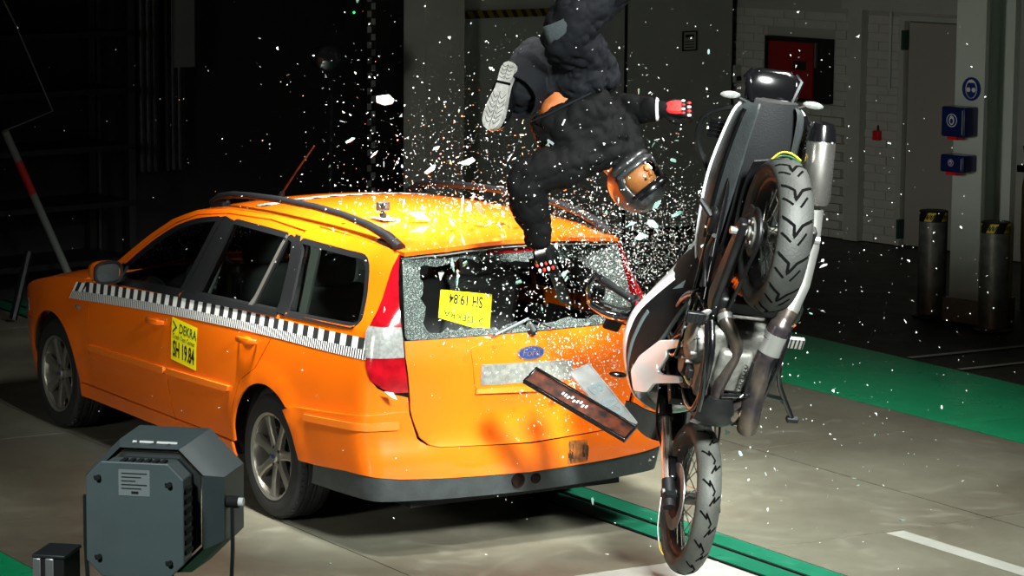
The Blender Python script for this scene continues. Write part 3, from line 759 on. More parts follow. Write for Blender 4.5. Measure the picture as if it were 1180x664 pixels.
for i in range(n_+1):
    for j in range(n_+1): b.v.append(tuple(dsn(-.155+.31*i/n_, -.1125+.225*j/n_, 0)))
for i in range(n_):
    for j in range(n_): b.f.append((i*9+j, (i+1)*9+j, (i+1)*9+j+1, i*9+j+1)); b.m.append(0)
dsg = b.build('test_sign', 'yellow_sign', car)
dn = lambda u, v, h: dsn(u, v, .0015)
text('sign_word', 'DEKRA', .07, lambda x, y, z: dn(x+.045, y+.066, 0), 'green_print', dsg, bold=.001, sx=.95)
text('sign_text', 'Crash Test Center', .036, lambda x, y, z: dn(x, y+.018, 0), 'green_print', dsg, bold=.0004, sx=.98)
text('sign_number', 'SH 19.84', .115, lambda x, y, z: dn(x, y-.052, 0), 'black_print', dsg, bold=.003, sx=.62)
b = MB(); b.add([dn(u, v, 0) for u, v in ((-.14, .10), (-.085, .068), (-.14, .03), (-.14, .042), (-.105, .068), (-.14, .088))], [(0, 1, 4, 5), (1, 2, 3, 4)]); b.build('sign_logo', 'green_print', dsg, smooth=False, fixn=False)
# roof, bonnet, windscreen
def zt(x): return itp(x, TOPZ)
def roofm(x, v):
    z0 = zt(x); y = Yside(x, z0)*v; return (x, y, z0+.046*(1-abs(v)**2.2)-(.0 if x < 1.0 else .05*((x-1.0)/.3)**2*(1-v*v)*.4))
RO = [(1.17, 1), (1.25, .6), (1.30, 0), (1.25, -.6), (1.17, -1), (.5, -1), (-.2, -1), (-.90, -1), (-.975, -.7), (-1.005, 0), (-.975, .7), (-.90, 1), (-.2, 1), (.5, 1)]
panel('roof', RO, roofm, 'orange_paint', car, (0, 0, 1), step=.09, skirt=.02)
panel('headliner', RO, roofm, 'trim_grey', car, (0, 0, 1), step=.2, off=-.035, skirt=0)
def rtape(y, v):
    x = .80-.09*v; e = Yside(x, zt(x)); p = Vector(roofm(x, y/e)); return (p.x, p.y, p.z+.003)
strip_uv('roof_tape', rtape, -.5, .55, 24, 'chequer_tape', car)
def bonm(x, v):
    zs = itp(x, [(2.2, .945), (2.6, .908), (3.0, .843), (3.3, .76), (3.5, .66), (3.65, .55)]); y = Yside(x, min(zs, BELT(x)))*v
    return (x, y, zs+.06*(1-abs(v)**2.5))
panel('bonnet', [(2.27, 1), (2.22, 0), (2.27, -1), (3.0, -1), (3.45, -1), (3.58, -.5), (3.62, 0), (3.58, .5), (3.45, 1), (3.0, 1)], bonm, 'orange_paint', car, (.2, 0, 1), step=.12)
def wsm(u, v):
    z = .975+u*(1.425-.975); x = itp(z, sorted([(zz, xx) for xx, zz in AOUT[:6]])); y = Yside(x, z)*v
    return (x+.13*(1-v*v)*(1-u*.35)-.03, y*.99, z+.03*(1-v*v)*u)
panel('windscreen', [(0, -1), (0, 0), (0, 1), (1, 1), (1, 0), (1, -1)], wsm, 'car_glass', car, (1, 0, 1), step=.15, skirt=0)
random.seed(3)
b = MB()
for k in range(700):
    u, v = random.uniform(.12, .95), random.uniform(.0, .93)
    if random.random() > .35+.65*(1-abs(u-.5)*1.6): continue
    p = Vector(wsm(u, v)); e = random.uniform(.005, .016); a = Vector((random.uniform(-1, 1), random.uniform(-1, 1), random.uniform(-1, 1)))*e; c = Vector((random.uniform(-1, 1), random.uniform(-1, 1), random.uniform(-1, 1)))*e
    b.add([p-Vector((.012, 0, .01)), p-Vector((.012, 0, .01))+a, p-Vector((.012, 0, .01))+c], [(0, 1, 2)])
b.build('windscreen_cracks', 'shard_white', car, smooth=False, kind='stuff', fixn=False, weld=False)
# roof rails
for sg_ in (1, -1):
    pts = [(1.19, .60, 1.466), (1.10, .605, 1.505), (.95, .608, 1.532), (.75, .61, 1.547), (.4, .612, 1.562), (0, .612, 1.566), (-.3, .61, 1.556), (-.55, .605, 1.53), (-.72, .60, 1.498), (-.84, .598, 1.455)]
    b = MB(); b.tube([(x, sg_*y, z) for x, y, z in pts], [.028, .026, .022, .021, .021, .021, .021, .024, .028, .03], 10, flat=.85); rr = b.build('roof_rail', 'black_plastic', car)
    for p0, p1 in (((1.16, .60, 1.44), (1.06, .605, 1.50)), ((-.80, .595, 1.43), (-.66, .60, 1.49))):
        b = MB(); b.box(((p0[0]+p1[0])/2, sg_*.60, (p0[2]+p1[2])/2-.005), (.16, .05, .06)); b.build('rail_foot', 'black_plastic', rr, bevel=.015)
b = MB(); b.cyl((1.19, .2, 1.47), (1.17, .2, 1.50), .022, 10, .012); b.build('aerial_base', 'black_plastic', car)
b = MB(); b.tube([(1.175, .2, 1.495), (1.0, .2, 1.635), (.80, .2, 1.785)], [.006, .0045, .0035], 6); b.build('aerial', 'brown_plate', car)
# rear: lamps, tailgate, window, bumper
for mir in (1, -1):
    def lo(z): return itp(z, sorted([(zz, ysurf(s, zz)) for s, zz in lamp_out]))
    def li(z): return itp(z, sorted([(zz, y) for y, zz in lamp_in]))
    root = None
    def seg(z0, z1, m, nm, off, gap=.0):
        zs = [z0+(z1-z0)*k/10 for k in range(11)]
        pl = [(mir*(li(z)+.004), z) for z in zs]+[(mir*max(lo(z)-.003, li(z)+.008), z) for z in zs[::-1]]
        return pl
    base = panel('tail_lamp', seg(.788, 1.425, '', '', 0), rear, 'red_lens', car, BACK, step=.035, off=.008, skirt=.03)
    panel('clear_band', seg(.955, 1.095, '', '', 0), rear, 'clear_lens', base, BACK, step=.03, off=.0105, skirt=.006)
tgl = [(y-.006, z) for y, z in lamp_in if z < 1.04]
TGT = [(.678, 1.028)]+[(.655, .72), (.645, .66), (.61, .565), (.56, .525), (.50, .512), (0, .492)]
half = [(.680, 1.030), (.679, .95), (.664, .84), (.655, .76), (.652, .70), (.640, .655), (.605, .565), (.555, .525), (.50, .512)]
TG = half+[(0, .494)]+[(-y, z) for y, z in half[::-1]]
TG = [(a*.97, z) for a, z in TG]
tailgate = panel('tailgate', TG, rear, 'orange_paint', car, BACK, step=.05, off=.0, skirt=.02)
REC = rnd([(.325, .985), (.30, .772), (-.30, .772), (-.33, .985)], .03)
panel('plate_surround', REC, rear, 'orange_paint', tailgate, BACK, step=.05, off=.007, skirt=.007)
mat('plate_mount', (122, 124, 116), .6, noise_amt=.4, noise_scale=40)
panel('plate_mount', [(.272, .895), (.272, .795), (-.245, .780), (-.245, .88)], rear, 'plate_mount', tailgate, BACK, step=.05, off=.012, skirt=.006)
panel('plate_ledge', [(.30, .775), (.30, .757), (-.28, .745), (-.28, .762)], rear, 'orange_trim', tailgate, BACK, step=.05, off=.018, skirt=.018)
# oval badge with script
def bad(u, v, h):
    p = Vector(rear(-u-.005, .932+v)); return p+fnormal(rear, -u, .932+v, BACK)*(.010+h)
mat('badge_blue', (30, 50, 96), .25, coat=.8)
b = MB(); b.prism([(x*.078, y*.034) for x, y in disc(28, 1)], bad, 0, .004); bo = b.build('badge', 'brushed_steel', tailgate)
b = MB(); b.prism([(x*.07, y*.028) for x, y in disc(28, 1)], bad, .004, .005); b.build('badge_field', 'badge_blue', tailgate)
text('badge_script', 'Ford', .05, lambda x, y, z: bad(x+y*.25, y, .006), 'brushed_steel', tailgate, sx=1.05)
# smashed rear window: a jagged rim of crazed glass is left in the frame
WO = rnd([(.655, 1.034), (.621, 1.436), (-.621, 1.436), (-.655, 1.034)], [.03, .04, .04, .03])
random.seed(11)
hole = []
base_h = [(.56, 1.075), (.555, 1.15), (.57, 1.25), (.55, 1.33), (.52, 1.375), (.40, 1.385), (.30, 1.395), (.2, 1.37), (.1, 1.385), (0, 1.36), (-.12, 1.38), (-.25, 1.35), (-.34, 1.37), (-.45, 1.30), (-.5, 1.22), (-.47, 1.14), (-.53, 1.09), (-.4, 1.07), (-.25, 1.085), (-.1, 1.06), (.05, 1.075), (.2, 1.055), (.38, 1.075), (.48, 1.065)]
for p in dens(base_h, .05): hole.append((p[0]*.97+random.uniform(-.018, .018), p[1]+random.uniform(-.014, .014)))
panel('rear_window', WO, rear, 'crazed_glass', tailgate, BACK, step=.05, off=-.004, skirt=.006, holes=[hole])
# gutter frame behind the glass
panel('window_frame', rnd([(.652, 1.032), (.621, 1.438), (-.621, 1.438), (-.652, 1.032)], .03), rear, 'black_plastic', tailgate, BACK, step=.08, off=-.02, skirt=.02, holes=[rnd([(.595, 1.06), (.575, 1.41), (-.575, 1.41), (-.595, 1.06)], .05)])
panel('brake_light', [(.17, 1.408), (.17, 1.426), (-.17, 1.426), (-.17, 1.408)], rear, 'red_lens', tailgate, BACK, step=.05, off=.006, skirt=.02)
wp = lambda y, z, o: tuple(Vector(rear(y, z))+fnormal(rear, y, z, BACK)*o)
b = MB(); b.ball(wp(-.02, 1.035, .012), .026, 10, 8); wm = b.build('wiper_boss', 'black_plastic', tailgate)
b = MB(); b.tube([wp(-.02, 1.035, .03), wp(.02, 1.09, .045), wp(.10, 1.065, .05), wp(.20, 1.03, .03)], [.011, .009, .007, .006], 8); b.build('wiper_arm', 'lamp_grey', tailgate)
b = MB(); b.tube([wp(-.13, 1.035, .03), wp(.0, 1.085, .05), wp(.1, 1.075, .04), wp(.22, 1.02, .022)], .007, 6, flat=.5); b.build('wiper_blade', 'black_plastic', tailgate)
bl_ = [(wx(-.241, .603), .603), (wx(-.36, .635), .634), (wx(-.7, .66), .660), (.88, .680), (.70, .694), (.650, .694), (.637, .655), (.608, .562), (.565, .521), (.50, .506)]
lowl = [(.50, .366), (.70, .377), (.86, .398), (wx(-.80, .40), .396), (wx(-.50, .375), .375)]+[(wx(x, z), z) for x, z in arc(0, 171, 130, 8)]
BP = bl_+[(0, .488)]+[(-a, z) for a, z in bl_[::-1]]+[(-a, z) for a, z in lowl[::-1]]+[(0, .352)]+lowl
bumper = panel('rear_bumper', BP, rear, 'orange_paint', car, BACK, step=.05, hstep=.025, off=.022, skirt=.026)
VL = [(.5, .362), (.70, .373), (.86, .394), (wx(-.80, .392), .392), (wx(-.49, .371), .371), (wx(-.44, .27), .27), (wx(-.8, .27), .27), (.86, .272), (.70, .268), (.5, .262)]
val = panel('bumper_valance', VL+[(0, .255)]+[(-a, z) for a, z in VL[::-1]]+[(0, .348)], rear, 'grey_plastic', bumper, BACK, step=.05, off=.016, skirt=.06)
for s_ in (1, -1):
    panel('bumper_strip', rnd([(s_*wx(-.45, .6), .585), (s_*wx(-.45, .62), .615), (s_*.80, .648), (s_*.70, .650), (s_*.70, .612), (s_*.80, .612)], .008), rear, 'orange_trim', bumper, BACK, step=.04, off=.034, skirt=.014)
mat('exhaust_soot', (34, 20, 13), .85, spec=.1, noise_amt=.7, noise_scale=40, dark=(8, 6, 5))
for y, r in ((.072, .036), (-.028, .026)):
    p = Vector(rear(y, .315)); mt = Matrix.Translation(p+Vector((-.018, 0, 0))) @ Matrix.Rotation(R(90), 4, 'Z')
    b = MB(); b.lathe([(0, .002), (r*.86, .002), (r*.9, .007), (r, .007), (r, -.03)], 18, mt); b.build('exhaust_hole', 'exhaust_soot', bumper)
mat('scuff_tan', (168, 96, 30), .6, noise_amt=.5, noise_scale=30, dark=(80, 46, 20))
mat('scuff', (60, 38, 22), .7, noise_amt=.8, noise_scale=26, dark=(16, 13, 11))
random.seed(4)
panel('scuff_mark', rnd([(-.205, .484), (-.325, .478), (-.315, .42), (-.33, .372), (-.20, .366), (-.215, .43)], .02), rear, 'scuff_tan', bumper, BACK, step=.03, off=.0232, skirt=.001)
for k in range(16):
    y0 = random.choice((random.uniform(-.235, -.20), random.uniform(-.33, -.285))); z1 = random.uniform(.42, .482); z0 = z1-random.uniform(.02, .07); wd = random.uniform(.003, .013)
    panel('scuff_mark', [(y0, z1), (y0-wd, z1-random.uniform(.002, .02)), (y0-wd+random.uniform(-.004, .004), z0), (y0-.002, z0+random.uniform(.0, .012))], rear, 'scuff', bumper, BACK, step=.03, off=.0240, skirt=.001)
# underside, inner shell and seats
b = MB(); b.span((-.95, -.60, .21), (3.35, .60, .50)); b.span((.42, -.84, .255), (2.34, .84, .45)); b.span((2.2, -.55, .5), (3.3, .55, .82)); b.build('underbody', 'interior_dark', car, smooth=False)
for s_ in (1, -1):
    for cx in (0, 2.754):
        rings = []
        for a in range(19):
            t = R(-5+a*190/18); rings.append([(cx+.385*math.cos(t), s_*y, .316+.385*math.sin(t)) for y in (.60, .82)])
        b = MB()
        for i in range(18):
            b.add([rings[i][0], rings[i][1], rings[i+1][1], rings[i+1][0]], [(0, 1, 2, 3)])
            b.add([rings[i][0], rings[i+1][0], (cx, s_*.60, .316)], [(0, 1, 2)])
        b.build('wheel_arch_liner', 'interior_dark', car, fixn=False)
    b = MB(); b.span((-.1, s_*.775, .45), (2.1, s_*.79, .955)); b.span((-.92, s_*.70, .42), (-.1, s_*.715, 1.0)); b.build('inner_trim', 'interior_dark', car, smooth=False)
    b = MB(); b.prism([(-.10, 1.0), (-.20, 1.0), (-.14, 1.40), (-.02, 1.40)], lambda u, v, h: (u, s_*(.775-.33*(v-1.0)+h), v), -.0, .012); b.build('pillar_trim', 'trim_grey', car, smooth=False)
    b = MB(); b.prism([(.93, 1.0), (.86, 1.0), (.78, 1.41), (.84, 1.41)], lambda u, v, h: (u, s_*(.79-.33*(v-1.0)+h), v), 0, .012); b.build('pillar_trim', 'trim_grey', car, smooth=False)
b = MB(); b.span((-.95, -.70, .55), (.0, .70, .58)); b.build('load_floor', 'interior_dark', car, smooth=False)
b = MB(); b.span((1.75, -.74, .5), (2.15, .74, .93)); b.ball((1.80, .38, .93), (.12, .2, .08), 14, 8); b.build('dashboard', 'interior_dark', car)
mt = Matrix.Translation((1.62, .38, .93)) @ Matrix.Rotation(R(-65), 4, 'Y') @ Matrix.Rotation(R(90), 4, 'X')
b = MB(); b.tube([mt @ Vector((.185*math.cos(2*PI*k/28), 0, .185*math.sin(2*PI*k/28))) for k in range(28)], .016, 8, closed=True)
st = b.build('steering_wheel', 'dark_metal', car)
b = MB(); b.ball(mt @ Vector((0, .02, 0)), .06, 12, 8)
for a in (0, PI, -PI/2): b.cyl(mt @ Vector((0, .01, 0)), mt @ Vector((.18*math.cos(a), 0, .18*math.sin(a))), .014, 6)
b.build('steering_hub', 'dark_metal', st)
def seat(x, y, name='seat', wd=.25):
    b = MB(); b.box((x+.25, y, .58), (.50, 2*wd, .14)); s_ = b.build(name, 'seat_fabric', car, bevel=.04)
    rm = Matrix.Rotation(R(-16), 3, 'Y')
    b = MB(); b.box((x-.06, y, .86), (.13, 2*wd, .58), rm); b.build('seat_back', 'seat_fabric', s_, bevel=.045)
    b = MB(); b.box((x-.155, y, 1.225), (.10, .25, .17), rm); b.build('headrest', 'seat_fabric', s_, bevel=.04)
    for q in (-.05, .05):
        b = MB(); b.cyl((x-.12, y+q, 1.10), (x-.145, y+q, 1.18), .006, 6); b.build('headrest_rod', 'steel', s_)
seat(1.18, .38); seat(1.18, -.38)
for y in (-.45, 0, .45): seat(.28, y, 'rear_seat', .22)
# torn-off test sign hanging inside the rear window, upside down
qa, qb, qc = Vector((-.90, .420, 1.232)), Vector((-.86, .088, 1.205)), Vector((-.90, .158, 1.052))
ex = (qa-qb).normalized(); ey = (qc-qb); ey = (ey-ex*ey.dot(ex)).normalized(); ez = ex.cross(ey)
if ez.x > 0: ez = -ez
rr_ = Matrix.Rotation(R(-9), 3, ez); ex = rr_ @ ex; ey = rr_ @ ey
cen = (qa+qb)/2+ey*.075
sign_panel(lambda u, v, h: cen+ex*u*.95+ey*v*.72*(1-.9*u)+ez*h, .33, .225, car).name = 'loose_sign'
# wheels
mat('tyre', (24, 24, 25), .68, bump=.3, bump_scale=140, noise_amt=.25, noise_scale=14)
TP = [(.205, -.088), (.222, -.098), (.245, -.1025), (.272, -.1035), (.296, -.098), (.309, -.084), (.3145, -.066), (.3155, -.056), (.308, -.053), (.308, -.047), (.3165, -.044), (.317, -.018), (.309, -.014), (.309, -.006), (.317, -.002)]
TPF = TP+[(r, -h) for r, h in TP[::-1]]
def wheel(x, y, s_):
    t = empty('wheel', (x, y, .3195)); t.parent = car
    mt = Matrix.Scale(s_, 4, (0, 1, 0))
    b = MB(); b.lathe(TPF, 64, mt); ty = b.build('tyre', 'tyre', t, ang=30)
    b = MB()
    for k in range(56):
        a = 2*PI*k/56
        for h0, h1 in ((.056, .084), (.02, .043)):
            m2 = Matrix.Rotation(-a, 3, 'Y'); hm = (h0+h1)/2
            b.box(m2 @ Vector((.3125 if h0 > .05 else .3155, s_*hm, 0)), (.006, h1-h0, .010), m2)
    b.build('tread_blocks', 'tyre', t, smooth=False, kind='stuff')
    b = MB(); b.lathe([(.195, -.09), (.20, .06), (.208, .092), (.222, .101), (.2235, .094), (.214, .06), (.212, -.09), (.195, -.09)], 48, mt); b.build('rim', 'alloy', t)
    for k in range(7):
        a = 2*PI*k/7+.3; m2 = Matrix.Rotation(-a, 3, 'Y'); b = MB(); rings = []
        for r, wd, h in ((.03, .026, .072), (.07, .023, .078), (.13, .020, .082), (.18, .024, .084), (.209, .034, .086)):
            rings.append([m2 @ Vector((r, s_*(h-.028), -wd)), m2 @ Vector((r, s_*h-s_*.006, -wd)), m2 @ Vector((r, s_*h, -wd*.6)), m2 @ Vector((r, s_*h, wd*.6)), m2 @ Vector((r, s_*h-s_*.006, wd)), m2 @ Vector((r, s_*(h-.028), wd))])
        b.loft(rings); b.build('spoke', 'alloy', t, ang=25)
    b = MB(); b.lathe([(0, .088), (.028, .087), (.032, .078), (.06, .074), (.064, .05)], 24, mt); b.build('hub', 'alloy', t)
    b = MB(); b.prism([(x_*.022, y_*.011) for x_, y_ in disc(16, 1)], lambda u, v, h: (u, s_*(.088+h), v), 0, .001); b.build('hub_badge', 'badge_blue', t)
    for k in range(5):
        a = 2*PI*k/5; b = MB(); b.cyl((.045*math.cos(a), s_*.06, .045*math.sin(a)), (.045*math.cos(a), s_*.077, .045*math.sin(a)), .009, 6); b.build('wheel_bolt', 'dark_metal', t)
    b = MB(); b.lathe([(.07, .02), (.15, .02), (.15, .0), (.07, .0)], 32, mt); b.lathe([(0, -.09), (.195, -.085)], 24, mt); b.build('brake_disc', 'dark_metal', t)
for x, yy in ((2.754, .761), (0, .768)):
    for s_ in (1, -1): wheel(x, s_*yy, s_)
# door mirrors
for s_ in (1, -1):
    c = Vector((1.78, s_*.98, 1.045)); b = MB(); rings = []
    for dx, sy, sz in ((.085, .015, .015), (.075, .05, .035), (.05, .078, .054), (.0, .088, .061), (-.045, .088, .061)):
        rings.append([c+Vector((dx-.15*(math.cos(a)*sy)*.6, s_*sy*math.copysign(abs(math.cos(a))**.7, math.cos(a)), sz*math.copysign(abs(math.sin(a))**.7, math.sin(a)))) for a in [2*PI*k/20 for k in range(20)]])
    b.loft(rings); mr = b.build('door_mirror', 'orange_paint', car)
    b = MB(); pl = [(math.copysign(abs(math.cos(a))**.7, math.cos(a)), math.copysign(abs(math.sin(a))**.7, math.sin(a))) for a in [2*PI*k/20 for k in range(20)]]
    b.loft([[c+Vector((-.046-.015*u_, s_*u_*.092, v_*.065)) for u_, v_ in pl], [c+Vector((-.062-.015*u_, s_*u_*.092, v_*.065)) for u_, v_ in pl], [c+Vector((-.060-.015*u_, s_*u_*.078, v_*.052)) for u_, v_ in pl], [c+Vector((-.050-.015*u_, s_*u_*.075, v_*.049)) for u_, v_ in pl]], cap=False); b.build('mirror_surround', 'black_plastic', mr)
    b = MB(); b.add([c+Vector((-.053-.015*u_, s_*u_*.076, v_*.051)) for u_, v_ in pl], [tuple(range(20))]); b.build('mirror_glass', 'lens_glass', mr, fixn=False)
    b = MB(); b.tube([c+Vector((.0, -s_*.09, -.045)), c+Vector((.05, -s_*.14, -.06)), c+Vector((.09, -s_*.19, -.07))], [.035, .04, .05], 10, flat=.6); b.build('mirror_arm', 'black_plastic', mr)
# ------------------------------------------------------------------ the motorcycle, standing on its front wheel (local x forward, y to its left, z up)
BIKE = Matrix.Translation((-3.173, .041, 1.552)) @ Matrix.Rotation(R(-6.6), 4, 'Z') @ Matrix.Rotation(R(61.14), 4, 'Y') @ Matrix.Rotation(R(16.1), 4, 'X')
bike = empty('motorcycle', mtx=BIKE)
tag(bike, 'black and white motorcycle upended on its front wheel behind the orange car', 'motorcycle')
def bk(b, name, m, parent=None, **kw): return b.build(name, m, parent or bike, **kw)
def tb(name, m, path, r, n=10, parent=None, **kw):
    b = MB(); b.tube(path, r, n, **kw); return bk(b, name, m, parent)
def bx(name, m, c, d, parent=None, bevel=.006, rot=None):
    b = MB(); b.box(c, d, rot); return bk(b, name, m, parent, bevel=bevel)
def smooth_path(P, k=5):
    P = [Vector(p) for p in P]; out = []
    for i in range(len(P)-1):
        a, b_, c, d = P[max(i-1, 0)], P[i], P[i+1], P[min(i+2, len(P)-1)]
        for j in range(k):
            t = j/k; out.append(.5*((2*b_)+(c-a)*t+(2*a-5*b_+4*c-d)*t*t+(3*b_-a-3*c+d)*t**3))
    out.append(P[-1]); return out
def bike_wheel(name, cx, cz, Rr, hw, rim_r, front):
    t = empty(name, (cx, 0, cz)); t.parent = bike
    k = Rr
    prof = [(rim_r+.008, -hw*.62), (rim_r+.022, -hw*.86), (Rr-.058, -hw*.99), (Rr-.040, -hw), (Rr-.026, -hw*.92), (Rr-.012, -hw*.70), (Rr-.004, -hw*.42), (Rr, -hw*.12)]
    full = prof+[(r, -h) for r, h in prof[::-1]]
    b = MB(); b.lathe(full+[(rim_r+.008, -hw*.62)], 80); ty = b.build('tyre', 'tyre_worn' if front else 'tyre_shaded', t, ang=50)
    tab = sorted([(h, r) for r, h in prof[3:]]+[(-h, r) for r, h in prof[3:]])
    def sp(h, a, o=.0012): r = itp(h, tab)+o; return Vector((r*math.cos(a), h, r*math.sin(a)))
    b = MB(); npat = 13 if not front else 15; st = 2*PI/npat
    def groove(pl, wd):
        pts = []
        for i in range(len(pl)-1):
            for j in range(4): f = j/4; pts.append((pl[i][0]+(pl[i+1][0]-pl[i][0])*f, pl[i][1]+(pl[i+1][1]-pl[i][1])*f))
        pts.append(pl[-1]); L_ = []; R_ = []
        for i, (h, a) in enumerate(pts):
            h0, a0 = pts[max(i-1, 0)]; h1, a1 = pts[min(i+1, len(pts)-1)]
            dh, da = h1-h0, (a1-a0)*Rr; l = math.hypot(dh, da) or 1
            L_.append(sp(max(-hw*.97, min(hw*.97, h-da/l*wd/2)), a+dh/l*wd/2/Rr)); R_.append(sp(max(-hw*.97, min(hw*.97, h+da/l*wd/2)), a-dh/l*wd/2/Rr))
        n = len(L_); b.add(L_+R_, [(i, i+1, n+i+1, n+i) for i in range(n-1)])
    for q in range(npat):
        a = q*st
        if not front:
            groove([(-hw*.96, a), (-hw*.2, a+.11), (hw*.22, a+.27), (hw*.26, a+.12), (hw*.95, a+.0)], .013)
            groove([(hw*.35, a+.33), (hw*.9, a+.22)], .010); groove([(-hw*.5, a+.20), (-hw*.05, a+.36)], .010)
        else:
            groove([(hw*.75, a), (hw*.15, a+.10), (hw*.25, a+.02), (-hw*.25, a+.16), (-hw*.10, a+.22)], .008)
            groove([(-hw*.75, a+st/2), (-hw*.2, a+.10+st/2), (-hw*.3, a+.02+st/2), (hw*.1, a+.14+st/2)], .008)
    b.build('tread_grooves', 'tyre_groove', t, smooth=False, kind='stuff', fixn=False, weld=False)
    b = MB(); b.lathe([(rim_r-.012, -hw*.5), (rim_r-.004, -hw*.62), (rim_r+.014, -hw*.66), (rim_r+.012, -hw*.55), (rim_r-.012, 0), (rim_r+.012, hw*.55), (rim_r+.014, hw*.66), (rim_r-.004, hw*.62), (rim_r-.012, hw*.5), (rim_r-.026, 0), (rim_r-.012, -hw*.5)], 56); b.build('rim', 'dark_metal', t)
    b = MB(); b.lathe([(0, -.075), (.05, -.07), (.055, -.05), (.032, -.03), (.032, .03), (.055, .05), (.05, .07), (0, .075)], 24); b.build('hub', 'engine_metal', t)
    for i in range(32):
        a = 2*PI*i/32; s_ = 1 if i % 2 else -1; off = .5 if (i//2) % 2 else -.5
        b = MB(); b.cyl((.052*math.cos(a+off), s_*.05, .052*math.sin(a+off)), ((rim_r-.012)*math.cos(a), s_*hw*.1, (rim_r-.012)*math.sin(a)), .0024, 5); b.build('spoke', 'brushed_steel', t, smooth=False)
    return t
rw_ = bike_wheel('rear_wheel', 0, .335, .335, .076, .235, False)
fw_ = bike_wheel('front_wheel', 1.485, .345, .352, .056, .265, True)
def toothed(r0, r1, n, y, th, mtx=None):
    b = MB(); pl = []
    for i in range(n):
        a = 2*PI*i/n
        for f, r in ((0, r0), (.3, r1), (.5, r1), (.8, r0)): pl.append((r*math.cos(a+f*2*PI/n), r*math.sin(a+f*2*PI/n)))
    b.prism(pl, lambda u, v, h: (u, y+h, v), 0, th); return b
b = toothed(.098, .106, 42, .092, .008); b.build('sprocket', 'engine_metal', rw_, smooth=False)
b = MB(); b.lathe([(.07, .10), (.062, .112), (.03, .115), (.025, .125), (0, .125)], 24); b.build('sprocket_carrier', 'engine_metal', rw_)
for k in range(6):
    a = k*PI/3; b = MB(); b.cyl((.05*math.cos(a), .10, .05*math.sin(a)), (.05*math.cos(a), .118, .05*math.sin(a)), .008, 6); b.build('sprocket_bolt', 'steel', rw_)
b = MB(); b.lathe([(.075, -.085), (.12, -.085), (.12, -.09), (.075, -.09), (.075, -.085)], 36); b.build('brake_disc', 'steel', rw_)
for s_ in (1, -1):
    b = MB(); b.lathe([(.10, s_*.070), (.155, s_*.070), (.155, s_*.075), (.10, s_*.075), (.10, s_*.070)], 40); b.build('brake_disc', 'steel', fw_)
    b = MB(); b.lathe([(.04, s_*.066), (.105, s_*.072), (.105, s_*.076), (.04, s_*.070)], 10); b.build('disc_carrier', 'dark_metal', fw_)
# chain
ch = []
for k in range(13): a = PI/2+k*PI/12; ch.append((.104*math.cos(a), .096, .335+.104*math.sin(a)))
for k in range(9): a = -PI/2+k*PI/8; ch.append((.52+.042*math.cos(a), .096, .42+.042*math.sin(a)))
tb('chain', 'dark_metal', ch, .009, 6, closed=True, flat=.8)
# swingarm
for s_ in (1, -1):
    b = MB(); rings = []
    for x, z, hh in ((.56, .425, .045), (.40, .41, .05), (.2, .375, .042), (.0, .338, .034), (-.06, .328, .028)):
        yy = .155 if x < .45 else .13
        rings.append([(x, s_*(yy-.018), z-hh), (x, s_*(yy+.018), z-hh), (x, s_*(yy+.018), z+hh), (x, s_*(yy-.018), z+hh)])
    b.loft(rings); bk(b, 'swingarm', 'dark_metal', bevel=.01)
    b = MB(); b.cyl((0, s_*.13, .335), (0, s_*.20, .335), .017, 10); bk(b, 'axle_nut', 'steel')
bx('swingarm_bridge', 'dark_metal', (.42, 0, .41), (.09, .28, .10), bevel=.02)
b = MB(); b.prism([(.12, .42), (.02, .455), (-.10, .40), (-.12, .34), (.0, .40), (.13, .39)], lambda u, v, h: (u, .115+h, v), 0, .012); bk(b, 'chain_guard', 'black_plastic', smooth=False)
b = MB(); b.prism([(.50, .505), (.2, .47), (.05, .46), (.05, .445), (.5, .475)], lambda u, v, h: (u, .085+h, v), 0, .03); bk(b, 'chain_guard', 'black_plastic', smooth=False)
# rear mudguard hugger
b = MB(); rings = []
for k in range(12):
    a = R(20+k*9); rings.append([(.365*math.cos(a)+dx, y, .335+.365*math.sin(a)-abs(y)*.35) for y, dx in ((-.09, 0), (-.05, 0), (0, 0), (.05, 0), (.09, 0))]+[(.372*math.cos(a), y, .335+.372*math.sin(a)-abs(y)*.35) for y in (.09, .05, 0, -.05, -.09)])
b.loft(rings); bk(b, 'rear_hugger', 'black_plastic')
# shock with orange spring
tb('shock_body', 'steel', [(.30, .05, .30), (.42, .03, .72)], .02, 12)
tb('shock_spring', 'spring_orange', [(.31+.09*t/60+.038*math.cos(t*.75)*.96, .05-.015*t/60+.038*math.sin(t*.75), .36+.26*t/60) for t in range(61)], .0075, 6)
# engine
en = empty('engine', (.70, 0, .45)); en.parent = bike
def ebox(name, m, c, d, bevel=.012, rot=None):
    b = MB(); b.box((c[0]-.70, c[1], c[2]-.45), d, rot); return b.build(name, m, en, bevel=bevel)
def etube(name, m, path, r, n=10): b = MB(); b.tube([(x-.70, y, z-.45) for x, y, z in path], r, n); return b.build(name, m, en)
ebox('crankcase', 'engine_metal', (.70, 0, .42), (.38, .30, .24), .03)
ebox('sump', 'engine_metal', (.70, .02, .295), (.22, .15, .07), .02)
rot = Matrix.Rotation(R(20), 3, 'Y')
ebox('cylinder', 'engine_metal', (.82, 0, .62), (.18, .26, .22), .015, rot)
for k in range(6): ebox('cooling_fin', 'engine_metal', (.80+k*.012, 0, .55+k*.028), (.205, .285, .008), .002, rot)
ebox('cylinder_head', 'engine_metal', (.88, 0, .76), (.22, .30, .13), .03, rot)
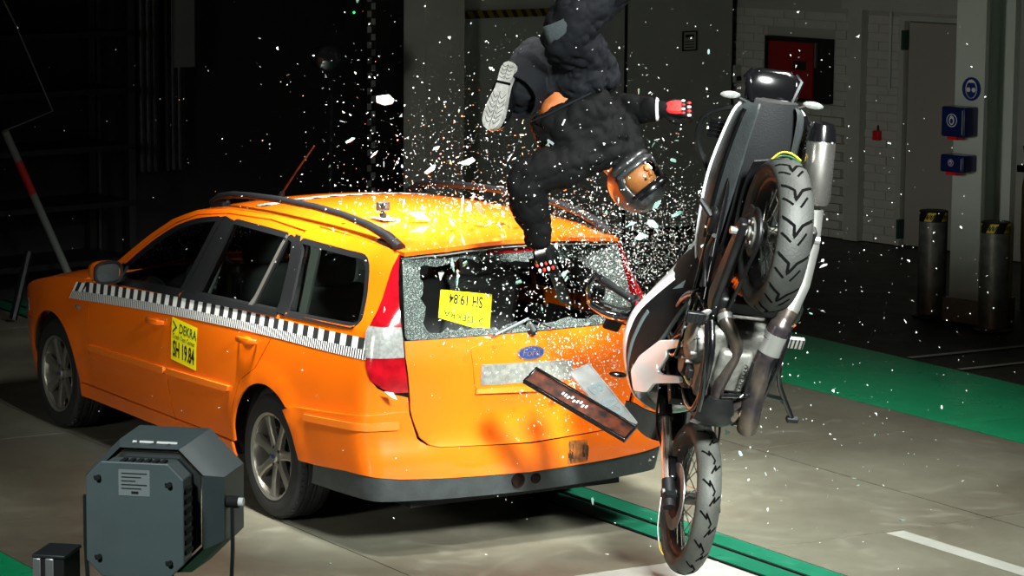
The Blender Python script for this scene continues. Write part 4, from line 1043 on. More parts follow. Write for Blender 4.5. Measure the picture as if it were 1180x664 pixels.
for s_, r_ in ((1, .10), (-1, .105)):
    b = MB(); b.lathe([(0, s_*.215), (r_*.7, s_*.21), (r_*.93, s_*.198), (r_, s_*.17), (r_, s_*.14)], 28, Matrix.Translation((-.04, 0, -.03))); b.build('engine_cover', 'engine_metal', en)
    b = MB(); b.lathe([(0, s_*.19), (.055, s_*.185), (.07, s_*.17), (.07, s_*.14)], 24, Matrix.Translation((.13, 0, .05))); b.build('engine_cover', 'dark_metal', en)
    for k in range(8):
        a = k*PI/4; b = MB(); b.cyl((-.04+r_*.94*math.cos(a), s_*.18, -.03+r_*.94*math.sin(a)), (-.04+r_*.94*math.cos(a), s_*.212, -.03+r_*.94*math.sin(a)), .008, 6); b.build('cover_bolt', 'steel', en)
b = MB(); b.cyl((.12, .04, -.16), (.12, .04, -.07), .042, 16); b.build('oil_filter', 'dark_metal', en)
etube('oil_pipe', 'steel', smooth_path([(.86, .12, .62), (.90, .15, .5), (.86, .14, .36), (.76, .1, .31)]), .010, 8)
etube('coolant_hose', 'black_plastic', smooth_path([(.95, .10, .80), (1.0, .13, .62), (.93, .14, .46), (.84, .13, .42)]), .02, 10)
etube('coolant_hose', 'black_plastic', smooth_path([(.95, -.10, .80), (1.0, -.13, .62), (.9, -.14, .46)]), .02, 10)
# skid plate
b = MB(); rings = []
for x, z, y0, y1 in ((.82, .222, -.01, .10), (.88, .215, -.03, .13), (.95, .225, -.05, .14), (1.01, .28, -.05, .13), (1.03, .34, -.04, .11)):
    rings.append([(x, y0, z+.012), (x, y0+.03, z-.006), (x, y1-.03, z-.006), (x, y1, z+.012), (x, y1, z+.024), (x, y0, z+.024)])
b.loft(rings); bk(b, 'skid_plate', 'dark_metal')
# frame
fr = empty('frame', (1.0, 0, .9)); fr.parent = bike
def ft(path, r, m='gloss_black', nm='frame_tube', k=4):
    b = MB(); b.tube([Vector(p)-Vector((1.0, 0, .9)) for p in smooth_path(path, k)], r, 10); return b.build(nm, m, fr)
for s_ in (1, -1):
    ft([(1.12, s_*.03, .95), (.95, s_*.15, .90), (.70, s_*.17, .78), (.53, s_*.16, .60), (.50, s_*.15, .42)], .020)
    ft([(1.10, s_*.03, .86), (1.02, s_*.11, .62), (.99, s_*.13, .40), (.90, s_*.13, .27), (.62, s_*.14, .25), (.50, s_*.15, .36)], .016)
    ft([(.95, s_*.15, .90), (.80, s_*.16, .62), (.53, s_*.16, .60)], .012)
    ft([(.60, s_*.15, .70), (.25, s_*.14, .78), (-.30, s_*.11, .90)], .013)
    ft([(.51, s_*.16, .50), (.25, s_*.14, .66), (-.12, s_*.12, .83)], .012)
    ft([(.16, s_*.20, .52), (.30, s_*.19, .58), (.42, s_*.18, .50)], .011, 'dark_metal')
    ft([(.47, s_*.19, .30), (.63, s_*.165, .235), (.87, s_*.135, .235)], .010, 'gloss_black')
b = MB(); b.cyl((.08, 0, -.10), (.14, 0, .12), .036, 14); b.build('headstock', 'dark_metal', fr)
# fork
FD = (Vector((1.50, 0, .28))-Vector((1.13, 0, 1.10))).normalized()
for s_ in (1, -1):
    A_ = Vector((1.13, s_*.108, 1.10)); L_ = .90
    fo = tb('fork_outer', 'gloss_black', [A_, A_+FD*.43], [.030, .034], 16)
    b = MB(); b.cyl(A_+FD*.43, A_+FD*.445, .036, 16); bk(b, 'fork_seal', 'black_plastic', fo)
    b = MB(); b.cyl(A_+FD*.43, A_+FD*.78, .0255, 18); bk(b, 'fork_tube', 'fork_chrome', fo)
    b = MB(); b.cyl(A_+FD*.76, A_+FD*.90, .029, 14); b.box(Vector((1.475, s_*.105, .345)), (.06, .05, .09)); bk(b, 'fork_foot', 'black_plastic', fo)
    b = MB(); b.box(Vector((1.43, s_*.088, .46)), (.085, .05, .12), Matrix.Rotation(R(-25), 3, 'Y')); bk(b, 'brake_caliper', 'gloss_black', bevel=.012)
    tb('brake_hose', 'black_plastic', smooth_path([(1.42, s_*.10, .50), (1.33, s_*.15, .66), (1.22, s_*.13, .85), (1.10, s_*.06, 1.0)]), .006, 6)
for z_, r_ in ((.08, .05), (.27, .05)):
    P0 = Vector((1.13, 0, 1.10))+FD*z_; b = MB(); b.box(P0, (.08, .28, .035), Matrix.Rotation(R(-24), 3, 'Y')); bk(b, 'fork_yoke', 'dark_metal', bevel=.012)
b = MB(); b.cyl((1.46, -.14, .345), (1.46, .14, .345), .012, 10); bk(b, 'front_axle', 'steel')
# front mudguard knocked askew
b = MB(); rings = []
for p, wv in zip(smooth_path([(1.33, .29, .78), (1.40, .19, .735), (1.42, .08, .725), (1.38, -.05, .74), (1.33, -.12, .76)], 4), [.012, .02, .03, .036, .04, .044, .046, .048, .05, .05, .05, .05, .05, .048, .045, .04, .035]):
    rings.append([p+Vector((wv, 0, .004)), p+Vector((0, 0, .012)), p+Vector((-wv*2.2, .0, .01)), p+Vector((-wv*2.2, 0, .002)), p+Vector((0, 0, 0)), p+Vector((wv, 0, -.002))])
b.loft(rings); bk(b, 'front_mudguard', 'gloss_black')
# white outer fairing, dark side panel, white shroud
O_ = smooth_path([(.60, .12, .942), (.76, .23, .953), (.90, .31, .961), (1.01, .33, .963), (1.12, .32, .962), (1.25, .28, .958), (1.39, .21, .951), (1.47, .08, .95)], 4)
I_ = smooth_path([(.59, .10, .744), (.66, .13, .75), (.78, .17, .76), (.92, .20, .78), (1.04, .235, .80), (1.15, .25, .82), (1.30, .17, .84), (1.42, .06, .86)], 4)
nO = len(O_)
for s_ in (1, -1):
    def fl(p): return Vector((p.x, s_*p.y, p.z))
    b = MB(); rings = []
    for i, p in enumerate(O_):
        up_ = Vector((p.x-.02, p.y*.80, p.z+.10)); top_ = Vector((p.x-.10, p.y*.42, p.z+.19))
        inn = p+(I_[i]-p)*.10
        rings.append([fl(inn), fl(p), fl(p+Vector((0, .002, .02))), fl(up_), fl(top_), fl(top_-Vector((0, .004, .012))), fl(up_-Vector((0, .014, .006))), fl(p+Vector((0, -.016, .015)))])
    b.loft(rings); bk(b, 'outer_fairing', 'bike_white', ang=50)
    b = MB(); rings = []
    for i, p in enumerate(O_):
        q = I_[i]
        a0 = p+(q-p)*.06+Vector((0, -.004, .003)); md = (p+q)/2+Vector((0, .012 if 3 < i < nO-8 else 0, .0)); 
        rings.append([fl(a0), fl(md), fl(q), fl(q+Vector((0, -.012, .012))), fl(md+Vector((0, -.012, .012))), fl(a0+Vector((0, -.012, .012)))])
    b.loft(rings[:nO-5]); sp_ = bk(b, 'side_panel', 'black_plastic', ang=50)
    b = MB(); b.tube([fl(I_[i]+Vector((0, .006, -.002))) for i in range(3, nO-9)], .011, 8); bk(b, 'panel_edge', 'lamp_grey', sp_)
    b = MB(); b.tube([fl(O_[i]+(I_[i]-O_[i])*.3+Vector((0, .004, -.002))) for i in range(8, nO-8)], .010, 8); bk(b, 'panel_edge', 'lamp_grey', sp_)
    b = MB(); b.add([fl(Vector(p)) for p in ((.64, .165, .85), (.60, .115, .86), (.655, .115, .84), (.70, .205, .86))], [(0, 1, 2, 3)]); bk(b, 'panel_inset', 'lamp_grey', sp_, fixn=False)
CP = [(1.16, .29), (1.05, .28), (.87, .245), (.73, .193), (.66, .167), (.69, .160), (.76, .189), (.87, .224), (.90, .219), (1.01, .230), (1.0, .220), (.90, .178), (.92, .171), (1.08, .230), (1.16, .240), (1.23, .27)]
cpx = [(x, .836+3.25*(y-.29)) for x, y in CP]; cpx = rnd(cpx, .02, 3)
for s_ in (1, -1):
    b = MB(); nrm = Vector((0, -3.25, 1)).normalized()
    b.prism(cpx, lambda u, v, h: (u, s_*(.29+(v-.836)/3.25+nrm.y*h), v+nrm.z*h), -.006, .014); bk(b, 'white_shroud', 'bike_white', bevel=.010)
    bx('shroud_mark', 'black_print', (.735, s_*.196, .505), (.022, .004, .016), bevel=0)
# radiator, airbox, tank
bx('radiator', 'black_plastic', (1.04, 0, .66), (.05, .34, .28), rot=Matrix.Rotation(R(-20), 3, 'Y'))
b = MB()
for k in range(16): b.box((1.012, -.15+k*.02, .66), (.006, .004, .24), Matrix.Rotation(R(-20), 3, 'Y'))
bk(b, 'radiator_fins', 'dark_metal', smooth=False, kind='stuff')
b = MB(); rings = []
for x, w_, z0, z1 in ((.38, .07, .80, .90), (.48, .13, .76, 1.0), (.65, .18, .78, 1.10), (.85, .20, .80, 1.14), (1.0, .15, .85, 1.12), (1.08, .08, .90, 1.05)):
    rings.append([(x, w_*math.copysign(abs(math.cos(a))**.7, math.cos(a)), (z0+z1)/2+(z1-z0)/2*math.copysign(abs(math.sin(a))**.8, math.sin(a))) for a in [2*PI*k/18 for k in range(18)]])
b.loft(rings); bk(b, 'fuel_tank', 'black_plastic')
b = MB(); rings = []
for x, w_, z0, z1 in ((.50, .10, .86, .93), (.30, .15, .86, .94), (.10, .16, .88, .97), (-.10, .15, .90, 1.02), (-.26, .11, .92, 1.03)):
    rings.append([(x, w_*math.copysign(abs(math.cos(a))**.6, math.cos(a)), (z0+z1)/2+(z1-z0)/2*math.copysign(abs(math.sin(a))**.7, math.sin(a))) for a in [2*PI*k/16 for k in range(16)]])
b.loft(rings); bk(b, 'seat', 'fabric_jacket')
bx('battery_box', 'black_plastic', (.42, 0, .68), (.20, .20, .18), bevel=.02)
bx('injection_block', 'dark_metal', (.62, 0, .72), (.20, .26, .10), bevel=.02)
# tail side panels with pale edge, undertail tray
T_ = smooth_path([(-.30, .13, .90), (-.26, .16, .88), (-.11, .18, .88), (.07, .19, .88), (.26, .175, .88), (.45, .15, .87), (.58, .11, .86)], 3)
U_ = smooth_path([(-.36, .09, .80), (-.33, .10, .76), (-.19, .11, .74), (-.03, .11, .73), (.15, .115, .72), (.37, .115, .72), (.54, .10, .73)], 3)
for s_ in (1, -1):
    fl = lambda p: Vector((p.x, s_*p.y, p.z))
    b = MB(); b.loft([[fl(p+Vector((0, -.01, .05))), fl(p), fl((p+q)/2+Vector((0, .012, -.004))), fl(q), fl(q+Vector((0, -.012, .01))), fl((p+q)/2+Vector((0, -.004, .01)))] for p, q in zip(T_, U_)])
    tp_ = bk(b, 'tail_panel', 'grey_plastic', ang=30)
    b = MB(); b.tube([fl(p+Vector((0, .004, .006))) for p in T_], .007, 6); bk(b, 'pale_edge', 'bike_white', tp_)
    b = MB(); b.tube([fl((p+q)/2+Vector((0, .014, -.008))) for p, q in list(zip(T_, U_))[2:15]], .011, 6); bk(b, 'panel_rib', 'gloss_black', tp_)
    tb('grab_rail', 'dark_metal', [Vector((x, s_*y, z)) for x, y, z in smooth_path([(-.24, .14, .95), (-.21, .20, .97), (-.14, .255, .99), (-.02, .25, .99), (.08, .19, .96), (.13, .155, .93)], 4)], .0125, 8)
    b = MB(); 
    for k in range(5): b.box((-.16+k*.018, s_*.185, .955-k*.004), (.006, .09, .02))
    bk(b, 'grab_grille', 'gloss_black', smooth=False)
    pg_ = bx('passenger_footrest', 'dark_metal', (.13, s_*.205, .59), (.13, .03, .06), bevel=.015)
    b = MB(); b.cyl((.10, s_*.22, .58), (.06, s_*.27, .64), .014, 8); bk(b, 'peg', 'black_plastic', pg_)
b = MB(); rings = []
for x, w_, z in ((-.36, .10, .84), (-.22, .105, .775), (-.05, .10, .735), (.15, .10, .71), (.36, .10, .70), (.50, .09, .70)):
    rings.append([(x, -w_, z), (x, -w_*.4, z-.012), (x, w_*.4, z-.012), (x, w_, z), (x, w_*.9, z+.015), (x, -w_*.9, z+.015)])
b.loft(rings); bk(b, 'undertail_tray', 'black_plastic', ang=30)
bx('reflector_bracket', 'lamp_grey', (-.06, .045, .748), (.05, .09, .012), bevel=.003, rot=Matrix.Rotation(R(25), 3, 'Z'))
# tail light, plate bracket, indicators
b = MB(); rings = []
for x, w_, z0, z1 in ((-.28, .12, .90, .96), (-.36, .125, .92, .99), (-.41, .11, .95, 1.01), (-.43, .07, .97, 1.0)):
    rings.append([(x, -w_, z0+.02), (x, -w_*.7, z0), (x, w_*.7, z0), (x, w_, z0+.02), (x, w_*.9, z1), (x, -w_*.9, z1)])
b.loft(rings); tl = bk(b, 'tail_unit', 'gloss_black', bevel=.006)
bx('tail_lens', 'clear_lens', (-.405, 0, .955), (.010, .06, .012), tl, .004)
for s_ in (1, -1):
    b = MB(); b.tube([(-.31, s_*.09, .91), (-.40, s_*.125, .965), (-.42, s_*.10, .99)], [.014, .016, .01], 8); bk(b, 'tail_horn', 'gloss_black', tl)
b = MB(); rings = []
for x, w_, z in ((-.20, .08, .80), (-.27, .12, .83), (-.31, .115, .86), (-.335, .06, .885)):
    rings.append([(x, -w_, z), (x, -w_*.5, z-.016), (x, 0, z-.006), (x, w_*.5, z-.016), (x, w_, z), (x, w_*.8, z+.02), (x, -w_*.8, z+.02)])
b.loft(rings); pb = bk(b, 'plate_bracket', 'dark_metal', ang=20)
bx('bracket_clip', 'brushed_steel', (-.325, .03, .872), (.02, .11, .018), pb, .005); bx('bracket_clip', 'clear_lens', (-.335, -.05, .885), (.016, .035, .014), pb, .004)
for s_ in (1, -1):
    tb('indicator_stalk', 'black_plastic', [(-.305, s_*.10, .885), (-.318, s_*.15, .90)], .008, 6)
    b = MB(); b.ball((-.325, s_*.19, .91), (.018, .048, .016), 14, 8, Matrix.Rotation(R(s_*-6), 3, 'X')); bk(b, 'indicator', 'clear_lens')
    b = MB(); b.ball((1.305, s_*.30, .985), (.014, .045, .016), 12, 8); bk(b, 'front_indicator', 'gloss_black')
tb('tail_wire', 'strap_yellow', smooth_path([(-.12, -.01, .73), (-.17, -.05, .735), (-.17, -.10, .74), (-.15, -.15, .72)]), .004, 5)
tb('tail_wire', 'green_print', smooth_path([(-.11, -.01, .725), (-.155, -.05, .73), (-.155, -.10, .735), (-.14, -.15, .715)]), .004, 5)
# exhaust
ex_ = tb('silencer', 'brushed_steel', [(-.27, -.205, .715), (-.26, -.206, .71), (-.04, -.222, .60), (-.02, -.223, .59)], [.060, .064, .064, .055], 24)
b = MB(); b.tube([(-.34, -.20, .75), (-.335, -.20, .748), (-.315, -.202, .738), (-.27, -.205, .715)], [.042, .050, .058, .0655], 24); bk(b, 'silencer_cap', 'gloss_black', ex_)
b = MB(); b.tube([(.0, -.225, .58), (.15, -.235, .50), (.30, -.225, .43), (.40, -.18, .37)], [.040, .036, .034, .042], 18); bk(b, 'link_pipe', 'steel', ex_)
b = MB(); b.tube(smooth_path([(.40, -.18, .37), (.46, -.155, .335), (.53, -.135, .315)]), [.040]*5+[.052]*5+[.054], 20); bk(b, 'exhaust_cone', 'titanium_pipe', ex_)
b = MB(); b.tube([(.50, -.145, .322), (.59, -.125, .30)], .056, 22); bk(b, 'exhaust_band', 'steel', ex_)
b = MB(); b.tube(smooth_path([(.58, -.127, .302), (.70, -.112, .275), (.82, -.105, .255), (.93, -.112, .24), (.99, -.12, .245)]), [.053]*6+[.052]*4+[.05]*4+[.046]*2+[.036], 20); bk(b, 'catalyser', 'titanium_pipe', ex_)
hd = tb('header_pipe', 'titanium_pipe', smooth_path([(.44, .10, .40), (.47, .10, .34), (.53, .05, .30), (.60, .025, .285), (.70, .045, .275), (.80, .06, .265), (.88, .03, .26), (.93, -.05, .25)]), .030, 16)
b = MB(); b.tube([(.462, .10, .36), (.475, .095, .335)], .037, 14); bk(b, 'pipe_clamp', 'steel', hd)
tb('header_pipe', 'titanium_pipe', smooth_path([(.98, .06, .72), (1.06, .08, .55), (1.03, .06, .36), (.92, .0, .27), (.84, -.07, .26)]), .022, 14)
tb('header_pipe', 'titanium_pipe', smooth_path([(.98, -.06, .72), (1.06, -.08, .55), (1.03, -.08, .36), (.95, -.10, .27)]), .022, 14)
# stand, footrests, pedals
cs = tb('centre_stand', 'gloss_black', smooth_path([(.57, -.15, .28), (.64, -.175, .25), (.72, -.20, .25), (.80, -.245, .25), (.895, -.305, .245)]), .0125, 10)
b = MB(); b.box((.90, -.308, .243), (.025, .055, .03)); bk(b, 'stand_foot', 'black_plastic', cs, bevel=.006)
b = MB(); b.tube([(.80, .05, .225), (.785, -.06, .225), (.775, -.15, .235), (.80, -.24, .248)], .010, 8); bk(b, 'stand_cross_bar', 'gloss_black', cs)
b = MB(); b.add([(.775, -.17, .24), (.80, -.24, .25), (.85, -.27, .25), (.80, -.22, .243)], [(0, 1, 2, 3)]); bk(b, 'stand_gusset', 'gloss_black', cs, fixn=False)
b = MB(); b.tube(smooth_path([(.57, .16, .28), (.66, .155, .24), (.80, .135, .225), (.90, .125, .235)]), .0125, 10); bk(b, 'stand_leg', 'gloss_black', cs)
tb('stand_spring', 'dark_metal', [(.62+.14*t/40, -.02+.006*math.cos(t*1.2), .225+.006*math.sin(t*1.2)) for t in range(41)], .0028, 5)
tb('stand_rod', 'dark_metal', [(.60, -.045, .225), (.78, -.052, .22)], .007, 8)
for s_ in (1, -1):
    p_ = bx('footrest', 'steel' if s_ < 0 else 'dark_metal', (.545 if s_ < 0 else .47, s_*.235, .33), (.055, .09, .022), bevel=.005)
    b = MB()
    for k in range(5): b.box((.545 if s_ < 0 else .47, s_*(.20+k*.018), .319), (.05, .006, .006))
    bk(b, 'footrest_teeth', 'black_plastic', p_, smooth=False)
    tb('footrest_hanger', 'dark_metal', [(.545 if s_ < 0 else .47, s_*.19, .34), (.52, s_*.16, .42)], .016, 8)
tb('gear_lever', 'steel', smooth_path([(.47, .20, .37), (.56, .21, .34), (.64, .22, .37)]), .008, 8)
b = MB(); b.ball((.455, .20, .34), (.038, .018, .008), 12, 6, Matrix.Rotation(R(50), 3, 'Z')); bk(b, 'gear_pedal', 'steel')
tb('brake_pedal', 'dark_metal', smooth_path([(.56, -.18, .36), (.68, -.21, .32), (.76, -.22, .35)]), .008, 8)
b = MB(); b.prism([(.815, -.135), (.81, -.185), (.87, -.19), (.885, -.15)], lambda u, v, h: (u, v, .40+h), 0, .02); bk(b, 'side_reflector', 'bike_white', smooth=False)
# handlebar
tb('handlebar', 'gloss_black', smooth_path([(.90, .44, 1.12), (.97, .28, 1.12), (1.04, .12, 1.10), (1.05, 0, 1.09), (1.04, -.12, 1.10), (.97, -.28, 1.12), (.90, -.44, 1.12)]), .0115, 10)
for s_ in (1, -1):
    gp = tb('grip', 'black_plastic', [(.96, s_*.30, 1.12), (.955, s_*.31, 1.12), (.87, s_*.465, 1.12), (.865, s_*.475, 1.12)], [.019, .0175, .0175, .02], 14)
    b = MB(); b.cyl((.862, s_*.48, 1.12), (.85, s_*.505, 1.12), .014, 10); bk(b, 'bar_end', 'gloss_black', gp)
    sg2 = bx('switch_block', 'black_plastic', (.975, s_*.275, 1.12), (.055, .05, .05), bevel=.01, rot=Matrix.Rotation(R(-28*s_), 3, 'Z'))
    b = MB(); b.box((.965, s_*.27, 1.092), (.018, .024, .006)); bk(b, 'switch_button', 'lip_red', sg2)
    hg = tb('hand_guard', 'gloss_black', [Vector((x, s_*y, z)) for x, y, z in smooth_path([(.85, .495, 1.12), (.90, .515, 1.118), (.975, .505, 1.115), (1.02, .475, 1.115), (1.055, .39, 1.115), (1.06, .29, 1.115), (1.05, .24, 1.115)], 5)], [.010]*12+[.013]*8+[.014]*11, 10, flat=1.6)
    b = MB(); b.tube([Vector((x, s_*y, z)) for x, y, z in smooth_path([(.985, .505, 1.10), (1.028, .47, 1.10), (1.068, .39, 1.10), (1.074, .29, 1.10)], 5)], .005, 6); bk(b, 'guard_edge', 'spring_orange', hg)
    tb('lever', 'dark_metal', smooth_path([(1.0, s_*.27, 1.115), (1.015, s_*.34, 1.11), (.985, s_*.45, 1.11)]), .006, 8)
    tb('control_cable', 'black_plastic', smooth_path([(1.0, s_*.28, 1.11), (1.06, s_*.36, 1.10), (1.09, s_*.28, 1.08), (1.08, s_*.12, 1.02)]), .005, 6)
    mr = bx('mirror', 'black_plastic', (1.155, s_*.335, 1.18), (.075, .085, .03), bevel=.012, rot=Matrix.Rotation(R(12), 3, 'Z'))
    b = MB(); b.tube([(1.12, s_*.32, 1.17), (1.05, s_*.28, 1.14), (.99, s_*.26, 1.13)], .006, 6); bk(b, 'mirror_stem', 'gloss_black', mr)
# headlight and screen on the far side
b = MB(); b.ball((1.36, 0, .98), (.10, .15, .10), 18, 12); bk(b, 'headlight', 'clear_lens')
b = MB(); b.add([(1.32, -.15, 1.08), (1.32, .15, 1.08), (1.12, .13, 1.38), (1.12, -.13, 1.38), (1.36, 0, 1.10), (1.15, 0, 1.40)], [(0, 4, 5, 3), (4, 1, 2, 5)]); bk(b, 'windscreen', 'car_glass', fixn=False)
bx('instrument_panel', 'black_plastic', (1.18, 0, 1.14), (.08, .20, .10), bevel=.02)
# loose wire and hanging brake line at the fork foot
tb('hanging_line', 'hose_white', smooth_path([(1.44, .16, .27), (1.51, .155, .25), (1.60, .14, .25), (1.68, .115, .25)]), .0024, 6)
tb('hanging_line_tip', 'strap_yellow', smooth_path([(1.68, .115, .25), (1.72, .10, .25), (1.755, .075, .25)]), .0028, 6)
# loom and small hoses round the frame
random.seed(21)
for k in range(9):
    s_ = 1 if k < 6 else -1; y0 = random.uniform(.10, .19)
    tb('loom_hose', random.choice(('black_plastic', 'dark_metal', 'gloss_black')), smooth_path([(random.uniform(.95, 1.05), s_*y0, random.uniform(.7, .9)), (random.uniform(.75, .9), s_*(y0+.03), random.uniform(.5, .75)), (random.uniform(.55, .7), s_*y0, random.uniform(.4, .7)), (random.uniform(.3, .5), s_*(y0-.02), random.uniform(.5, .7))]), random.uniform(.005, .012), 7)
for k in range(14):
    x, z = random.uniform(.5, .98), random.uniform(.30, .78); m_ = random.choice(('engine_metal', 'dark_metal', 'black_plastic', 'engine_metal'))
    bx('engine_bracket', m_, (x, random.uniform(.12, .19), z), (random.uniform(.03, .08), .03, random.uniform(.02, .06)), bevel=.005, rot=Matrix.Rotation(random.uniform(-.6, .6), 3, 'Y'))
# ------------------------------------------------------------------ dummy rider thrown head-first over the tailgate
# local frame: x to the rider's picture right, y up, z towards the open hall; pelvis at the origin
_rx, _uy, _bz = Vector((-0.52178, -0.85304, 0.00812)), Vector((0.12637, -0.06788, 0.98966)), Vector((-0.84367, 0.51741, 0.14322))
PEL = Vector((-1.4503, .0231, 2.3085))
PERS = Matrix(((_rx.x, _uy.x, _bz.x, PEL.x), (_rx.y, _uy.y, _bz.y, PEL.y), (_rx.z, _uy.z, _bz.z, PEL.z), (0, 0, 0, 1)))
person = empty('person', mtx=PERS)
tag(person, 'rider in black jacket and trousers flying upside down above the car roof', 'person')
def clouds(o, scale, strength, kind='CLOUDS', depth=2):
    t = bpy.data.textures.new('folds', kind); t.noise_scale = scale
    if kind == 'CLOUDS': t.noise_depth = depth; t.noise_type = 'HARD_NOISE'
    m = o.modifiers.new('folds', 'DISPLACE'); m.texture = t; m.strength = strength; m.mid_level = .33; m.texture_coords = 'LOCAL'
def creases(o, scale, strength):
    t = bpy.data.textures.new('creases', 'MARBLE'); t.noise_scale = scale; t.marble_type = 'SHARPER'; t.turbulence = 9; t.noise_depth = 2
    m = o.modifiers.new('creases', 'DISPLACE'); m.texture = t; m.strength = strength; m.mid_level = .5; m.texture_coords = 'LOCAL'
def fuse(b, name, m, parent, voxel=.012, smooth=6, folds=(), mtx=None):
    o = b.build(name, m, parent, weld=False, ang=180)
    r = o.modifiers.new('remesh', 'REMESH'); r.mode = 'VOXEL'; r.voxel_size = voxel; r.use_smooth_shade = True
    s_ = o.modifiers.new('smooth', 'SMOOTH'); s_.iterations = smooth; s_.factor = .5
    for sc, st in folds: clouds(o, sc, st)
    return o
def limb(b, pts, radii, n=14, k=6):
    P = smooth_path(pts, k); L_ = len(P)
    rr = [itp(i/(L_-1)*(len(radii)-1), list(enumerate(radii))) for i in range(L_)]
    b.tube(P, rr, n)
    b.ball(P[0], rr[0], 14, 10); b.ball(P[-1], rr[-1], 14, 10)
def ering(c, wdir, ddir, a, d, n=20, p=.85):
    c = Vector(c); out = []
    for k in range(n):
        t = 2*PI*k/n; cs, sn = math.cos(t), math.sin(t)
        out.append(c+wdir*a*math.copysign(abs(cs)**p, cs)+ddir*d*math.copysign(abs(sn)**p, sn))
    return out
W1 = Vector((.886, .464, 0)); W2 = Vector((.93, .36, -.1)).normalized(); DZ = Vector((0, 0, 1))
J = dict(pel=(0, .012, 0), hipA=(.03, -.03, .06), kneeA=(-.15, .075, -.26), ankA=(-.262, -.105, .10), hipB=(.10, .0, -.08), kneeB=(-.032, .17, .24), ankB=(.35, .59, .13),
         shN=(-.03, -.42, .09), elN=(-.213, -.508, .12), wrN=(-.162, -.755, .02), shF=(.25, -.335, -.10), elF=(.21, -.16, -.22), wrF=(.392, -.158, -.14), neck=(.19, -.425, 0), head=(.285, -.505, .03))
# body: one continuous figure under the clothes
b = MB()
b.loft([ering((0, .03, 0), W1, DZ, .13, .10), ering((-.03, -.11, 0), W1, DZ, .15, .105), ering((.02, -.2, 0), W1, DZ, .15, .11), ering((.09, -.32, 0), W2, DZ, .16, .10), ering((.14, -.39, 0), W2, DZ, .10, .08)])
limb(b, [J['neck'], (.24, -.47, .01), J['head']], [.058, .055, .06])
limb(b, [J['hipA'], J['kneeA'], (-.225, -.06, .02)], [.085, .06, .042]); limb(b, [J['hipB'], J['kneeB'], J['ankB']], [.085, .06, .042])
limb(b, [(.05, -.38, .05), J['shN'], J['elN'], J['wrN']], [.06, .055, .045, .032]); limb(b, [(.18, -.35, -.05), J['shF'], J['elF'], J['wrF']], [.06, .055, .045, .032])
b.ball(J['head'], (.085, .095, .095), 16, 12)
fuse(b, 'body', 'skin_vinyl', person, .014, 4)
# trousers
b = MB()
b.loft([ering((-.018, -.055, .0), W1, DZ, .158, .118), ering((0, .0, 0), W1, DZ, .168, .135), ering((.02, .06, 0), W1, DZ, .155, .135), ering((.03, .11, .02), W1, DZ, .09, .08)])
limb(b, [J['hipA'], (-.06, .03, -.12), J['kneeA'], (-.19, .0, -.10), (-.225, -.06, .03)], [.12, .12, .115, .115, .118])
limb(b, [J['hipB'], (.03, .09, .09), J['kneeB'], (.10, .33, .21), (.25, .49, .16), J['ankB']], [.125, .125, .115, .118, .112, .10])
tr = fuse(b, 'trousers', 'fabric_black', person, .009, 6, ((.12, .034),)); creases(tr, .15, .024)
# flared cuff round the boot
b = MB(); ca = (Vector(J['ankA'])-Vector((-.225, -.06, .03))).normalized(); cw = ca.cross(Vector((0, 0, 1))).normalized(); cd = ca.cross(cw)
rg = []
for q, rr in ((-.05, .118), (0, .124), (.05, .124), (.12, .116), (.125, .104), (.05, .100)):
    rg.append([Vector((-.225, -.06, .03))+ca*q+cw*rr*math.cos(2*PI*k/22)*(1+.05*math.sin(5*2*PI*k/22))+cd*rr*math.sin(2*PI*k/22) for k in range(22)])
b.loft(rg, cap=False); cuff = b.build('trouser_cuff', 'fabric_black', person, subd=1); clouds(cuff, .03, .012)
# knee patch
b = MB(); kc = Vector(J['kneeB'])+Vector((-.03, -.005, .105)); ku = Vector((.86, .35, .25)).normalized(); kv = Vector((-.33, .80, .35)).normalized(); kn = ku.cross(kv)
for i in range(7):
    for j in range(7):
        u_, v_ = (i-3)/3*.075, (j-3)/3*.052; b.v.append(tuple(kc+ku*u_+kv*v_-kn*(u_*u_*2.6+v_*v_*4.0)+kn*.012))
for i in range(6):
    for j in range(6): b.f.append((i*7+j, (i+1)*7+j, (i+1)*7+j+1, i*7+j+1)); b.m.append(0)
kp = b.build('knee_patch', 'fabric_grey', person, fixn=False); clouds(kp, .06, .006)
kp.modifiers.new('thick', 'SOLIDIFY').thickness = .006
# jacket
b = MB()
b.loft([ering((-.038, -.135, .0), W1, DZ, .178, .135), ering((-.02, -.155, .0), W1, DZ, .190, .145), ering((.015, -.22, .0), W1, DZ, .196, .15), ering((.06, -.30, .0), W2, DZ, .198, .145), ering((.10, -.36, 0), W2, DZ, .185, .13), ering((.15, -.405, 0), W2, DZ, .12, .10), ering((.185, -.43, 0), W2, DZ, .075, .075)])
limb(b, [(.06, -.37, .05), J['shN'], (-.12, -.455, .11), J['elN'], (-.205, -.60, .09), (-.175, -.70, .045), J['wrN']], [.10, .098, .088, .086, .085, .068, .058])
limb(b, [(.17, -.35, -.05), J['shF'], J['elF'], (.30, -.155, -.18), J['wrF']], [.10, .092, .075, .062, .050])
jk = fuse(b, 'jacket', 'fabric_jacket', person, .009, 6, ((.13, .034),)); creases(jk, .16, .022)
b = MB(); b.tube([(-.19, -.225, .07), (-.12, -.20, .135), (-.02, -.15, .155), (.08, -.10, .135), (.135, -.065, .06)], .006, 6); b.build('hem_band', 'fabric_black', jk)
b = MB(); b.box((-.045, -.235, .163), (.006, .03, .004), Matrix.Rotation(R(-25), 3, 'Z')); b.build('pocket_tag', 'white_print', jk)
